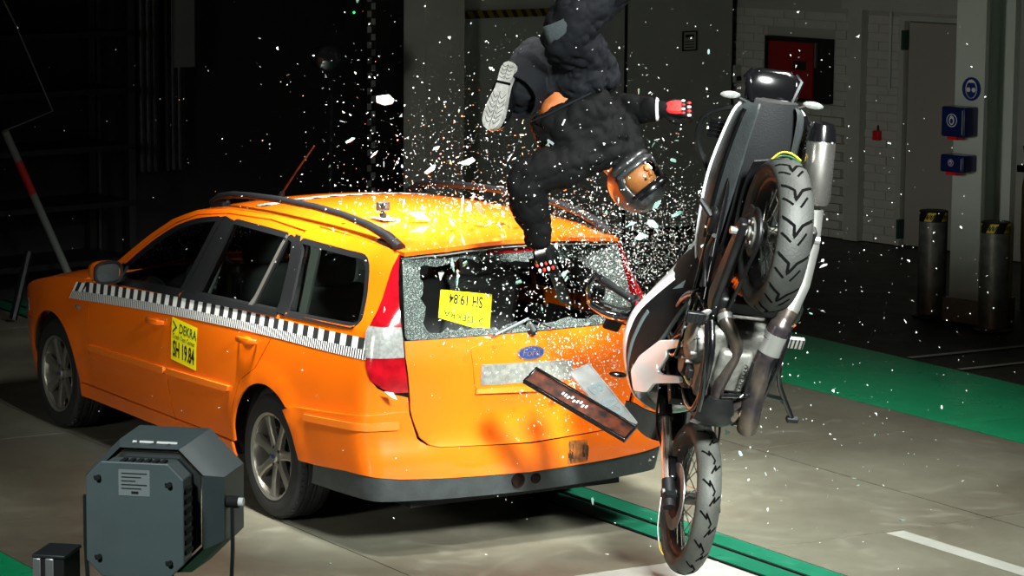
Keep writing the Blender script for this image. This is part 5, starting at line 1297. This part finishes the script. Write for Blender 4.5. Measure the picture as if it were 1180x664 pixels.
b = MB(); b.box((-.105, -.325, .135), (.035, .012, .004), Matrix.Rotation(R(-35), 3, 'Z')); b.build('zip_puller', 'lamp_grey', jk)
# helmet
hu = Vector((.62, -.78, .08)).normalized(); hf = Vector((.45, .30, .84)); hf = (hf-hu*hf.dot(hu)).normalized(); hs = hu.cross(hf)
HC = Vector((.295, -.51, .03))
def hp(s_, f_, u_): return HC+hs*s_+hf*f_+hu*u_
b = MB(); nn, mm = 40, 28
for i in range(mm+1):
    th = PI*i/mm
    for j in range(nn):
        ph = 2*PI*j/nn; f_ = math.sin(th)*math.cos(ph); s_ = math.sin(th)*math.sin(ph); u_ = math.cos(th)
        b.v.append(tuple(hp(s_*.124, f_*.152+(.015 if u_ < -.2 and f_ > 0 else 0), u_*.142)))
for i in range(mm):
    for j in range(nn):
        th = PI*(i+.5)/mm; ph = 2*PI*(j+.5)/nn; f_ = math.sin(th)*math.cos(ph); u_ = math.cos(th)
        if f_ > .42 and -.38 < u_ < .40: continue
        if u_ < -.86: continue
        b.f.append((i*nn+j, (i+1)*nn+j, (i+1)*nn+(j+1) % nn, i*nn+(j+1) % nn))
        back = f_ < .1 and u_ < .25
        b.m.append(1 if back else 0)
he = b.build('helmet', ['helmet_shell', 'helmet_orange'], person, fixn=True); so = he.modifiers.new('thick', 'SOLIDIFY'); so.thickness = .016; so.offset = -1
def hcurve(u0, lim, off, k=20):
    P = []
    for q in range(k+1):
        ph = -lim+2*lim*q/k; c_ = math.sqrt(max(0, 1-u0*u0)); P.append(hp(c_*math.sin(ph)*(.124+off), c_*math.cos(ph)*(.152+off), u0*.142))
    return P
b = MB(); b.tube(hcurve(-.40, 1.15, .006), .010, 8); b.build('chin_bar_edge', 'lamp_dark', he)
b = MB(); b.tube(hcurve(.42, 1.15, .006), .012, 8); b.build('visor_brow', 'gloss_black', he)
b = MB(); b.tube(hcurve(-.62, 1.2, .010), .020, 10); b.build('chin_bar', 'helmet_shell', he)
gv = MB(); grow_ = [hcurve(-.38+.10*q, 1.05, -.006) for q in range(9)]; ng = len(grow_[0]); gv.add([p for r_ in grow_ for p in r_], [(i*ng+j, (i+1)*ng+j, (i+1)*ng+j+1, i*ng+j+1) for i in range(8) for j in range(ng-1)]); gv.build('visor', 'car_glass', he, fixn=False)
vb = MB(); rows = []
for q in range(5):
    rows.append(hcurve(.44+.05*q, 1.0, .012+.006*q))
nq = len(rows[0]); vb.add([p for r_ in rows for p in r_], [(i*nq+j, (i+1)*nq+j, (i+1)*nq+j+1, i*nq+j+1) for i in range(4) for j in range(nq-1)]); vb.build('raised_visor', 'gloss_black', he, fixn=False)
# face of the dummy inside the opening
b = MB(); b.ball(hp(0, .045, -.01), (.088, .088, .088), 20, 14); fc = b.build('face', 'skin_vinyl', person)
b = MB(); b.ball(hp(0, .137, -.015), .017, 10, 8); b.ball(hp(0, .13, .015), .012, 10, 8); b.build('nose', 'skin_vinyl', fc)
for s_ in (-1, 1):
    b = MB(); b.ball(hp(s_*.032, .120, .022), .007, 10, 8); b.build('eye', 'interior_dark', fc)
b = MB(); b.ball(hp(0, .124, -.052), (.026, .008, .008), 10, 6); b.build('mouth', 'brown_plate', fc)
# boot with patterned sole, seen from below
bl2 = Vector((-.29, -.955, .06)).normalized(); bn = Vector((-.50, .12, .86)); bn = (bn-bl2*bn.dot(bl2)).normalized(); bw_ = bl2.cross(bn)
BC = Vector((-.342, -.112, .17))
def bp_(l, w_, h): return BC+bl2*l+bw_*w_+bn*h
def solew(l):  return itp(l, [(-.165, .012), (-.155, .030), (-.12, .041), (-.05, .036), (.03, .047), (.09, .052), (.13, .044), (.158, .022), (.166, .006)])
ls = [-.165+.331*k/30 for k in range(31)]
outl = [(l, solew(l)+.004*math.sin(l*12)) for l in ls]+[(l, -solew(l)*.96) for l in ls[::-1]]
b = MB(); b.prism(outl, bp_, -.03, 0); sh_ = b.build('boot_sole', 'shoe_sole', person, ang=50)
b = MB(); b.box(bp_(-.062, 0, .0005), (.001, .001, .001))
pl = [(-.068, -.036), (-.056, -.036), (-.056, .038), (-.068, .038)]; b.prism(pl, bp_, -.01, .0012); b.build('heel_gap', 'tyre_groove', sh_, smooth=False)
def sole_line(P):
    q = MB(); P = smooth_path([(x, y, 0) for x, y in P], 4); L_, R_ = [], []
    for i, p in enumerate(P):
        d = P[min(i+1, len(P)-1)]-P[max(i-1, 0)]; d.normalize(); L_.append(bp_(p.x-d.y*.0013, p.y+d.x*.0013, .0012)); R_.append(bp_(p.x+d.y*.0013, p.y-d.x*.0013, .0012))
    q.add(L_+R_, [(i, i+1, len(P)+i+1, len(P)+i) for i in range(len(P)-1)]); return q
gm = MB()
for s_ in (-1, 1):
    for k in range(6):
        l0 = .0+k*.024; gm_ = sole_line([(l0, s_*.006), (l0+.012, s_*.016), (l0+.002, s_*.028), (l0-.014, s_*(solew(l0)*.85))]); gm.add(gm_.v, gm_.f)
    for k in range(4):
        l0 = -.145+k*.018; gm_ = sole_line([(l0, s_*.004), (l0+.008, s_*.014), (l0, s_*.030)]); gm.add(gm_.v, gm_.f)
gm_ = sole_line([(-.15, 0), (-.08, 0)]); gm.add(gm_.v, gm_.f); gm_ = sole_line([(-.02, 0), (.15, .002)]); gm.add(gm_.v, gm_.f)
gm.build('sole_grooves', 'lamp_dark', sh_, smooth=False, kind='stuff', fixn=False, weld=False)
b = MB(); rg = []
for l, w_, t_ in ((-.160, .02, .05), (-.145, .036, .09), (-.10, .042, .12), (-.04, .043, .12), (.02, .046, .10), (.08, .050, .075), (.125, .044, .055), (.155, .022, .035)):
    rg.append([bp_(l, w_*math.cos(2*PI*k/18), -.028-t_/2+t_/2*math.sin(2*PI*k/18)*1.05) for k in range(18)])
b.loft(rg); limb(b, [bp_(-.09, 0, -.09), bp_(-.09, 0, -.15), Vector(J['ankA'])+Vector((.03, .03, -.06))], [.048, .05, .052])
fuse(b, 'boot', 'gloss_black', person, .009, 3)
# gloved hands: palm, four curled fingers, thumb
def glove(org, fx, fz, side_, curl, name, pm='glove_red', km=('glove_red', 'glove_white')):
    fx = Vector(fx).normalized(); fz = Vector(fz); fz = (fz-fx*fz.dot(fx)).normalized(); fy = fz.cross(fx)*side_
    def P(x, y, z): return Vector(org)+fx*x+fy*y+fz*z
    b = MB(); limb(b, [P(-.05, 0, 0), P(-.01, 0, 0)], [.044, .040], 14, 3)
    b.loft([[P(x, yy, zz) for yy, zz in ((-w_, -t_), (w_, -t_), (w_*1.05, 0), (w_, t_), (-w_, t_), (-w_*1.05, 0))] for x, w_, t_ in ((0, .030, .018), (.03, .040, .020), (.07, .044, .019), (.092, .042, .015))])
    for k, (yy, ln) in enumerate(((-.033, .080), (-.011, .090), (.011, .086), (.033, .068))):
        c = curl*(1+.08*k); x, z, a = .088, .004, -.1; pts = [P(x-.01, yy, z)]
        for f in (.0, .45, .32, .25):
            if f: x += ln*f*math.cos(a); z += ln*f*math.sin(a); pts.append(P(x, yy*(1.02), z))
            a -= c
        limb(b, pts, [.0115, .011, .010, .009], 10, 3)
    limb(b, [P(.015, -.036, -.004), P(.045, -.056, -.016), P(.075, -.056, -.03), P(.092, -.048, -.04)], [.015, .0135, .012, .0105], 10, 3)
    g_ = fuse(b, name, 'fabric_jacket', person, .005, 2)
    b = MB(); b.loft([[P(x, yy*w_, zz) for yy, zz in ((-1, .016), (-.7, .026+h_), (.7, .026+h_), (1, .016), (.7, .016), (-.7, .016))] for x, w_, h_ in ((.012, .024, .0), (.03, .036, .004), (.062, .040, .004), (.084, .036, .0))]); b.build('hand_plate', pm, g_, ang=25)
    for k, yy in enumerate((-.033, -.011, .011, .033)):
        b = MB(); b.ball(P(.092, yy, .017), (.010, .007, .006), 10, 6, Matrix((fx, fy, fz)).transposed()); b.build('knuckle', km[k % 2], g_)
        b = MB(); b.ball(P(.118, yy, .006-.02*curl), (.011, .008, .006), 10, 6, Matrix((fx, fy, fz)).transposed()); b.build('finger_pad', km[(k+1) % 2], g_)
    b = MB(); b.tube([P(-.03, .045*math.cos(2*PI*k/16), .043*math.sin(2*PI*k/16)) for k in range(16)], .007, 8, closed=True, flat=1.8); b.build('cuff', 'glove_white', g_)
glove((.43, -.158, -.12), (1, .02, .12), (-.1, .45, .90), 1, .55, 'glove')
glove((-.150, -.795, .02), (.22, -.97, .05), (-.35, 0, .94), -1, .45, 'glove', 'gloss_black', ('glove_white', 'glove_red'))
# ------------------------------------------------------------------ foreground floodlight, seen from behind
FLM = Matrix(((-.669, .743, 0, -4.026), (-.743, -.669, 0, 3.415), (0, 0, 1, 1.067), (0, 0, 0, 1)))   # x right, y forward (beam), z up
fl_ = empty('floodlight', mtx=Matrix.Translation((-4.026, 3.415, 0)))
tag(fl_, 'big grey octagonal floodlight on a stand turned towards the orange car', 'floodlight')
FL0 = Matrix.Translation((-4.026, 3.415, 0)).inverted() @ FLM
def octo(hw, hh, c, cx=0, cz=0): return [(cx-hw, cz-hh+c), (cx-hw+c, cz-hh), (cx+hw-c, cz-hh), (cx+hw, cz-hh+c), (cx+hw, cz+hh-c), (cx+hw-c, cz+hh), (cx-hw+c, cz+hh), (cx-hw, cz+hh-c)]
def flb(b, name, m, parent=None, **kw):
    b.v = [tuple(FL0 @ Vector(v)) for v in b.v]; return b.build(name, m, parent or fl_, **kw)
P3 = lambda u, v, h: (u, h, v)
b = MB(); b.prism(octo(.172, .20, .055), P3, 0, .012); body = flb(b, 'back_plate', 'lamp_grey', bevel=.004, smooth=False)
b = MB(); b.prism(octo(.162, .19, .05), P3, .012, .13); flb(b, 'lamp_body', 'lamp_grey', bevel=.004)
b = MB(); b.prism(octo(.15, .18, .05), P3, .13, .20); flb(b, 'lamp_collar', 'lamp_dark')
for k in range(7):
    b = MB(); b.span((.163, .03+k*.0, -.12+k*.035), (.172, .11, -.105+k*.035)); flb(b, 'cooling_slot', 'interior_dark', smooth=False)
b = MB(); o1, o2, o3, o4 = octo(.19, .215, .085), octo(.25, .235, .12), octo(.243, .228, .117), octo(.18, .205, .08)
b.loft([[P3(u, v, .17) for u, v in o1], [P3(u, v, .24) for u, v in octo(.245, .23, .118)], [P3(u, v, .47) for u, v in o2], [P3(u, v, .47) for u, v in o3], [P3(u, v, .24) for u, v in octo(.237, .222, .114)], [P3(u, v, .19) for u, v in o4]], cap=False)
flb(b, 'hood', 'lamp_grey', ang=20)
b = MB(); b.prism(octo(.175, .20, .08), P3, .19, .20); flb(b, 'lamp_glass', 'lens_glass', smooth=False)
for u, v in ((-.125, .145), (.125, .13), (-.125, -.13), (.125, -.14)):
    b = MB(); b.cyl((u, -.014, v), (u, .0, v), .009, 8); b.span((u-.016, -.008, v-.005), (u+.004, -.002, v+.005)); flb(b, 'back_screw', 'interior_dark', body)
mat('label_grey', (126, 134, 134), .6)
b = MB(); b.span((-.055, -.0016, .085), (.055, 0, .175)); lb = flb(b, 'rating_label', 'label_grey', smooth=False)
for k in range(5):
    b = MB(); b.span((-.045, -.0024, .16-k*.013), (.045-.02*(k % 3), -.0016, .164-k*.013)); flb(b, 'label_line', 'lamp_dark', lb, smooth=False)
b = MB(); b.span((-.01, -.0024, .092), (.015, -.0016, .101)); flb(b, 'label_mark', 'interior_dark', lb, smooth=False)
for k in range(3):
    b = MB(); b.cyl((-.06+k*.06, .205, .205), (-.06+k*.06, .20, .225), .009, 8); flb(b, 'hood_bolt', 'steel')
b = MB()
for k in range(6): b.span((-.06+k*.028, .03, .192), (-.045+k*.028, .08, .199))
flb(b, 'top_vent', 'interior_dark', smooth=False)
for s_ in (-1, 1):
    b = MB(); b.tube([(s_*.266, .27, .02), (s_*.266, .27, -.15), (s_*.26, .27, -.28), (s_*.20, .27, -.40), (0, .27, -.42)], .014, 8, flat=.5); flb(b, 'yoke_arm', 'lamp_dark')
    if s_ < 0: continue
    b = MB(); b.cyl((s_*.248, .27, .02), (s_*.288, .27, .02), .022, 12); flb(b, 'tilt_clamp', 'interior_dark')
    b = MB(); b.cyl((s_*.288, .27, .02), (s_*.306, .27, .02), .016, 12); flb(b, 'tilt_knob', 'white_print')
b = MB(); b.span((-.188, .05, -.16), (-.178, .13, .14)); flb(b, 'side_plate', 'lamp_dark', smooth=False)
b = MB(); b.cyl((0, .27, -1.03), (0, .27, -.41), .022, 12); flb(b, 'stand_pole', 'lamp_dark')
for k in range(3):
    a = k*2*PI/3+.4; b = MB(); b.cyl((0, .27, -.65), (.48*math.cos(a), .27+.48*math.sin(a), -1.052), .014, 8); flb(b, 'stand_leg', 'lamp_dark')
b = MB(); b.tube(smooth_path([(.10, .05, -.19), (.20, .10, -.30), (.25, .2, -.34), (.18, .25, -.55), (.05, .27, -.9)]), .009, 8); flb(b, 'power_cable', 'interior_dark')
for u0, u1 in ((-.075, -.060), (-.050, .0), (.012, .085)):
    b = MB(); b.box(((u0+u1)/2, .222, .2215), (u1-u0, .012, .014), Matrix.Rotation(R(40), 3, 'X')); flb(b, 'hood_glint', 'white_paint', smooth=False)  # white blocks stand in for bright light along the hood's top rim
# aluminium-profile ballast on its own post
bal = empty('ballast_box', mtx=Matrix.Translation((-4.026, 3.415, 0)) @ Matrix.Translation((.30, .30, 0)))
bal.matrix_world = FLM @ Matrix.Translation((-.27, -.10, -1.067))
tag(bal, 'small dark ballast box with bright aluminium profile edges beside the floodlight', 'control box')
b = MB(); b.span((-.052, 0, .68), (.052, .17, .95)); b.build('case', 'interior_dark', bal, bevel=.004)
for x0, x1 in ((-.056, -.028), (-.012, .018)):
    b = MB(); b.span((x0, -.008, .68), (x1, 0, .945)); b.build('profile_edge', 'alu_profile', bal, bevel=.003)
b = MB(); b.span((-.06, -.004, .945), (.056, .175, .957)); b.build('lid', 'lamp_dark', bal, bevel=.003)
for k in range(4):
    b = MB(); b.tube([(.055, .05+k*.025, .80-k*.02), (.09, .06+k*.02, .80-k*.03), (.10, .07+k*.02, .70-k*.02)], .012, 7); b.build('cable', 'interior_dark', bal)
b = MB(); b.cyl((0, .08, .012), (0, .08, .69), .02, 10); b.build('post', 'lamp_dark', bal)
b = MB(); b.cyl((0, .08, 0), (0, .08, .014), .16, 24); b.build('foot', 'lamp_dark', bal)
# ------------------------------------------------------------------ number plate and its holder torn off in mid air
A0, A1, A2, A3 = Vector((-1.646, .381, .905)), Vector((-1.60, .300, .965)), Vector((-2.007, .030, .742)), Vector((-2.030, .119, .690))
hl = empty('plate_holder', (A0+A2)/2); tag(hl, 'long dark number plate holder strip torn off behind the tailgate', 'plate holder')
ex2 = (A2+A3-A0-A1).normalized(); ey2 = (A1-A0); ey2 = (ey2-ex2*ey2.dot(ex2)).normalized(); ez2 = ex2.cross(ey2)
if ez2.dot(_f) > 0: ez2 = -ez2
HL = .27
def hpt(u, v, h): return ex2*u+ey2*v+ez2*h
b = MB(); b.prism([(-HL, -.045), (HL, -.045), (HL, .045), (-HL, .045)], hpt, -.008, 0); b.build('strip', 'brown_plate', hl, smooth=False)
for v0, v1 in ((-.055, -.043), (.043, .055)):
    b = MB(); b.prism([(-HL-.01, v0), (HL+.01, v0), (HL+.01, v1), (-HL-.01, v1)], hpt, -.014, .010); b.build('rail', 'gloss_black', hl, bevel=.003)
for u0, u1 in ((-HL-.012, -HL), (HL, HL+.012)):
    b = MB(); b.prism([(u0, -.055), (u1, -.055), (u1, .055), (u0, .055)], hpt, -.014, .008); b.build('end_cap', 'gloss_black', hl, bevel=.003)
random.seed(9)
for k in range(9):
    u = -.10+k*.016; v = random.uniform(-.012, .004); b = MB(); b.prism([(u, v), (u+.008, v), (u+.009, v+.018), (u+.001, v+.016)], hpt, 0, .001); b.build('lettering_trace', 'white_print', hl, smooth=False)
Q0, Q1, Q2 = Vector((-1.60, .138, .952)), Vector((-1.66, .035, .957)), Vector((-2.00, .055, .728))
npl = empty('number_plate', (Q0+Q2)/2); tag(npl, 'bare metal number plate with raised B 02 flying above its dark holder', 'number plate')
px_ = (Q2-(Q0+Q1)/2); PLn = px_.length; px_.normalize(); py_ = (Q1-Q0); py_ = (py_-px_*py_.dot(px_)).normalized(); pz_ = px_.cross(py_)
if pz_.dot(_f) > 0: pz_ = -pz_
pc = (Q0+Q1)/2+px_*PLn/2-(Q0+Q2)/2
def npt(u, v, h): return pc+px_*u+py_*v+pz_*h
b = MB(); hw2 = PLn/2; b.prism(rnd([(-hw2, -.056), (hw2, -.056), (hw2, .056), (-hw2, .056)], .012), npt, -.002, 0); b.build('plate', 'plate_alu', npl, smooth=False)
rim = [npt(u, v, .001) for u, v in rnd([(-hw2+.006, -.05), (hw2-.006, -.05), (hw2-.006, .05), (-hw2+.006, .05)], .012)]
b = MB(); b.tube(rim, .002, 5, closed=True); b.build('rim', 'plate_alu', npl)
hand = 1 if px_.cross(py_).dot(pz_) > 0 else -1
text('number', 'B 02', .10, lambda x, y, z: npt(x+.02, hand*y, .0015+z), 'lamp_grey', npl, bold=.002, sx=1.25, extrude=.001)
# ------------------------------------------------------------------ action camera on the roof
gx, gy = -.24, .36; gz = roofm(gx, gy/Yside(gx, zt(gx)))[2]
gp = empty('action_camera', (gx, gy, gz)); tag(gp, 'tiny black action camera on a white pad on the car roof', 'camera')
b = MB(); b.box((0, -.01, .008), (.15, .10, .006), Matrix.Rotation(R(4), 3, 'X')); b.build('pad', 'white_paint', gp, bevel=.002)
b = MB(); b.box((0, 0, .02), (.03, .025, .03)); b.cyl((-.01, 0, .03), (.01, 0, .045), .009, 10); b.build('mount', 'black_plastic', gp, bevel=.003)
b = MB(); b.box((0, 0, .07), (.032, .066, .046)); b.build('housing', 'lamp_dark', gp, bevel=.006)
b = MB(); b.cyl((-.016, .015, .075), (-.026, .015, .075), .013, 14); b.build('lens', 'gloss_black', gp)
b = MB(); b.box((-.017, -.014, .07), (.003, .024, .028)); b.build('screen', 'lens_glass', gp)
# ------------------------------------------------------------------ flying glass
random.seed(42)
def shard_mesh(n, aspect, seed, m, thick=.004):
    rr = random.Random(seed); pl = []
    for k in range(n):
        a = 2*PI*k/n+rr.uniform(-.35, .35); r = rr.uniform(.55, 1.0)*.5; pl.append((r*math.cos(a), r*math.sin(a)*aspect))
    pl.sort(key=lambda q: math.atan2(q[1]/aspect, q[0]))
    b = MB(); tt = thick/.06; b.prism(pl, lambda u, v, h: (u, v, h+rr.uniform(-.0, .0)+.10*u*v), -tt/2, tt/2)
    o = b.build('glass_shard', m, smooth=False); me = o.data; bpy.data.objects.remove(o); return me
VAR = {t: [shard_mesh(rn, asp, 10*i+len(t)+ord(t[0]), mm) for i, (rn, asp) in enumerate(((5, .5), (4, .35), (6, .7), (5, .3), (4, .6), (3, .8)))] for t, mm in (('G', 'shard_green'), ('W', 'shard_white'), ('F', 'shard_frosted'))}
def rot(): return (random.uniform(0, 6.28), random.uniform(0, 6.28), random.uniform(0, 6.28))
FACE = Matrix((_r, _u, -_f)).transposed()
BIG = [((-0.794, 0.65, 2.161), .125, 'F', 2, 'largest frosted shard of crazed glass flying over the far roof edge'),
 ((-1.118, 0.593, 1.858), .105, 'W', 3, 'long white glass sliver above the roof below the boot sole'),
 ((-1.205, 0.442, 1.892), .09, 'F', 0, 'frosted oblong glass shard between the boot sole and the roof'),
 ((-0.553, 0.716, 1.95), .07, 'G', 3, 'pale green glass sliver nearest the car aerial'),
 ((-0.797, 0.717, 1.905), .055, 'W', 1, 'short white glass sliver beside the green one near the aerial'),
 ((-0.431, 0.256, 1.545), .15, 'G', 1, 'flat diamond of green glass lying over the roof by the action camera'),
 ((-1.05, 0.76, 0.788), .09, 'G', 1, 'green glass sliver in front of the lower corner of the tail lamp'),
 ((-1.836, -0.114, 1.579), .08, 'G', 4, 'square green glass shard below the helmet'),
 ((-1.855, -0.163, 1.642), .085, 'G', 0, 'upright green glass shard just below the helmet'),
 ((-1.99, -0.204, 1.695), .085, 'G', 3, 'long green glass shard beside the helmet towards the motorcycle'),
 ((-1.806, -0.081, 1.638), .065, 'G', 1, 'thin green glass sliver under the helmet by the jacket'),
 ((-1.869, -0.264, 1.928), .035, 'G', 2, 'small rounded green shard below the red glove'),
 ((-1.40, 0.075, 1.49), .075, 'W', 3, 'white glass strip in front of the gloved hand at the roof edge')]
for p, s_, t, vi, lb in BIG:
    o = bpy.data.objects.new('glass_shard', VAR[t][vi]); COL.objects.link(o); o.location = p; o.scale = (s_, s_, s_)
    a = random.uniform(-.6, .6); o.rotation_euler = (FACE.to_4x4() @ Matrix.Rotation(a+(.9 if t == 'W' else 0), 4, 'Z') @ Matrix.Rotation(random.uniform(-.5, .5), 4, 'X')).to_euler()
    tag(o, lb, 'glass shard')
MID = [(-0.664, 0.056, 1.596, .11, 'G'), (-0.622, -0.069, 1.597, .13, 'G'), (-0.743, -0.084, 1.625, .09, 'G'), (-0.532, 0.073, 1.613, .08, 'W'), (-0.64, 0.077, 1.648, .07, 'W'), (-0.689, 0.228, 1.54, .06, 'W'), (-0.895, 0.081, 1.541, .07, 'G'), (-0.9, 0.139, 1.55, .06, 'W'), (-1.10, 0.46, 1.397, .085, 'G'), (-1.12, 0.403, 1.402, .085, 'G'), (-1.12, 0.447, 1.328, .085, 'G'), (-1.10, 0.523, 1.352, .07, 'F'), (-1.855, -0.185, 1.726, .07, 'G'), (-1.735, -0.262, 2.013, .03, 'W'), (-1.265, 0.153, 1.182, .06, 'W'), (-1.231, 0.173, 1.312, .07, 'G'), (-1.338, -0.013, 1.355, .06, 'G'), (-1.05, 0.80, 1.20, .045, 'F'), (-2.278, -0.30, 0.72, .04, 'G'), (-2.302, -0.36, 0.62, .04, 'G'), (-2.446, -0.40, 0.55, .045, 'G'), (-2.439, -0.42, 0.38, .03, 'G'), (-0.948, 0.463, 1.936, .05, 'W'), (-0.721, 0.15, 1.609, .09, 'W'), (-0.866, -0.084, 1.599, .06, 'W'), (-1.191, -0.203, 1.513, .06, 'W'), (-0.206, 0.223, 1.582, .05, 'W')]
KIND = {'G': 'pale green', 'W': 'white', 'F': 'frosted'}
def where(p):
    if p[2] < 1.02 and p[0] > -1.5: return 'in front of the orange tailgate'
    if p[0] < -1.65: return 'beside the upended motorcycle'
    if p[0] > -1.0 and p[2] < 1.70: return 'just above the car roof'
    if p[2] < 1.48: return 'in front of the smashed rear window'
    if p[2] > 1.85: return 'high in the air round the rider'
    return 'between the roof edge and the helmet'
def gauss(c, s_): return Vector([random.gauss(a, b_) for a, b_ in zip(c, s_)])
def solid(p):
    if p.z < .02: return True
    if -.95 < p.x < 3 and abs(p.y) < .88 and p.z < 1.02: return True
    if -.92 < p.x < 1.3 and abs(p.y) < .62 and p.z < 1.53: return True
    return False
def pick():
    t = random.random()
    while True:
        if t < .30: p = gauss((-1.35, -.42, 1.47), (.30, .24, .17))
        elif t < .42: p = Vector((random.uniform(-1.38, -1.12), random.uniform(-.62, .62), random.uniform(1.02, 1.47)))
        elif t < .62: p = gauss((-.95, .05, 1.74), (.45, .42, .20))
        elif t < .74: p = gauss((-1.0, .25, 1.95), (.6, .55, .32))
        elif t < .84: p = Vector((random.uniform(-.9, -.05), random.uniform(-.6, .6), 1.535+abs(random.gauss(0, .05))))
        elif t < .91: p = Vector((random.uniform(-1.3, -1.13), random.gauss(-.25, .3), random.uniform(.55, 1.02)))
        elif t < .96: p = gauss((-2.0, -.7, 1.0), (.6, .5, .5))
        else: p = gauss((-1.6, -.6, 1.9), (.8, .9, .6))
        if not solid(p): return p
def spl(p, s_, t):
    o = bpy.data.objects.new('glass_splinter', random.choice(VAR[t])); COL.objects.link(o); o.location = p; o.scale = (s_, s_*random.uniform(.6, 1), s_); o.rotation_euler = rot(); lb = KIND[t]+' glass splinter flying '+where(p); tag(o, lb, 'glass splinter', KIND[t]+' splinters '+where(p))
for x, y, z, s_, t in MID: spl((x, y, z), s_, t)
for k in range(268):
    spl(pick(), min(.055, max(.014, random.lognormvariate(-3.72, .42))), random.choices('GWF', (4, 5, 1))[0])
FLO = [(-.67, -2.31), (-1.01, -2.78), (-.82, -2.22), (-1.6, -1.89), (-.63, -1.88), (.06, -2.55), (-.16, -1.96), (-.49, -3.04), (-1.49, -.18), (-1.21, .33), (-1.0, 1.06), (1.23, -3.93)]
for x, y in FLO:
    o = bpy.data.objects.new('glass_chip', random.choice(VAR['G']+VAR['W'])); COL.objects.link(o); s_ = random.uniform(.02, .045); o.scale = (s_, s_, s_); o.location = (x, y, .0035); o.rotation_euler = (0, 0, random.uniform(0, 6)); tag(o, 'glass chip lying on the hall floor near the crash', 'glass chip', 'glass chips on the floor')
# the uncountable rest: crumbs of glass
b = MB()
def crumb(p, e):
    vs = [p+Vector((random.uniform(-1, 1), random.uniform(-1, 1), random.uniform(-1, 1)))*e for _ in range(4)]
    b.add(vs, [(0, 1, 2), (0, 3, 1), (1, 3, 2), (0, 2, 3)])
for k in range(6200): crumb(pick(), min(.011, .0026*math.exp(random.gauss(.25, .5))))
for k in range(2600): crumb(gauss((-1.45, -.45, 1.45), (.28, .20, .15)), random.uniform(.0015, .006))
for k in range(700):
    p = gauss((-1.2, -.3, 1.5), (1.1, 1.3, .8))
    if not solid(p): crumb(p, random.uniform(.002, .006))
for k in range(900): crumb(Vector((random.uniform(-1.32, -1.14), random.gauss(-.25, .22), random.uniform(.72, 1.05))), random.uniform(.002, .0065))
o = b.build('glass_crumbs', 'shard_white', smooth=False, weld=False, fixn=False, kind='stuff')
tag(o, 'spray of tiny white glass crumbs hanging in the air round the crash', 'glass crumbs')
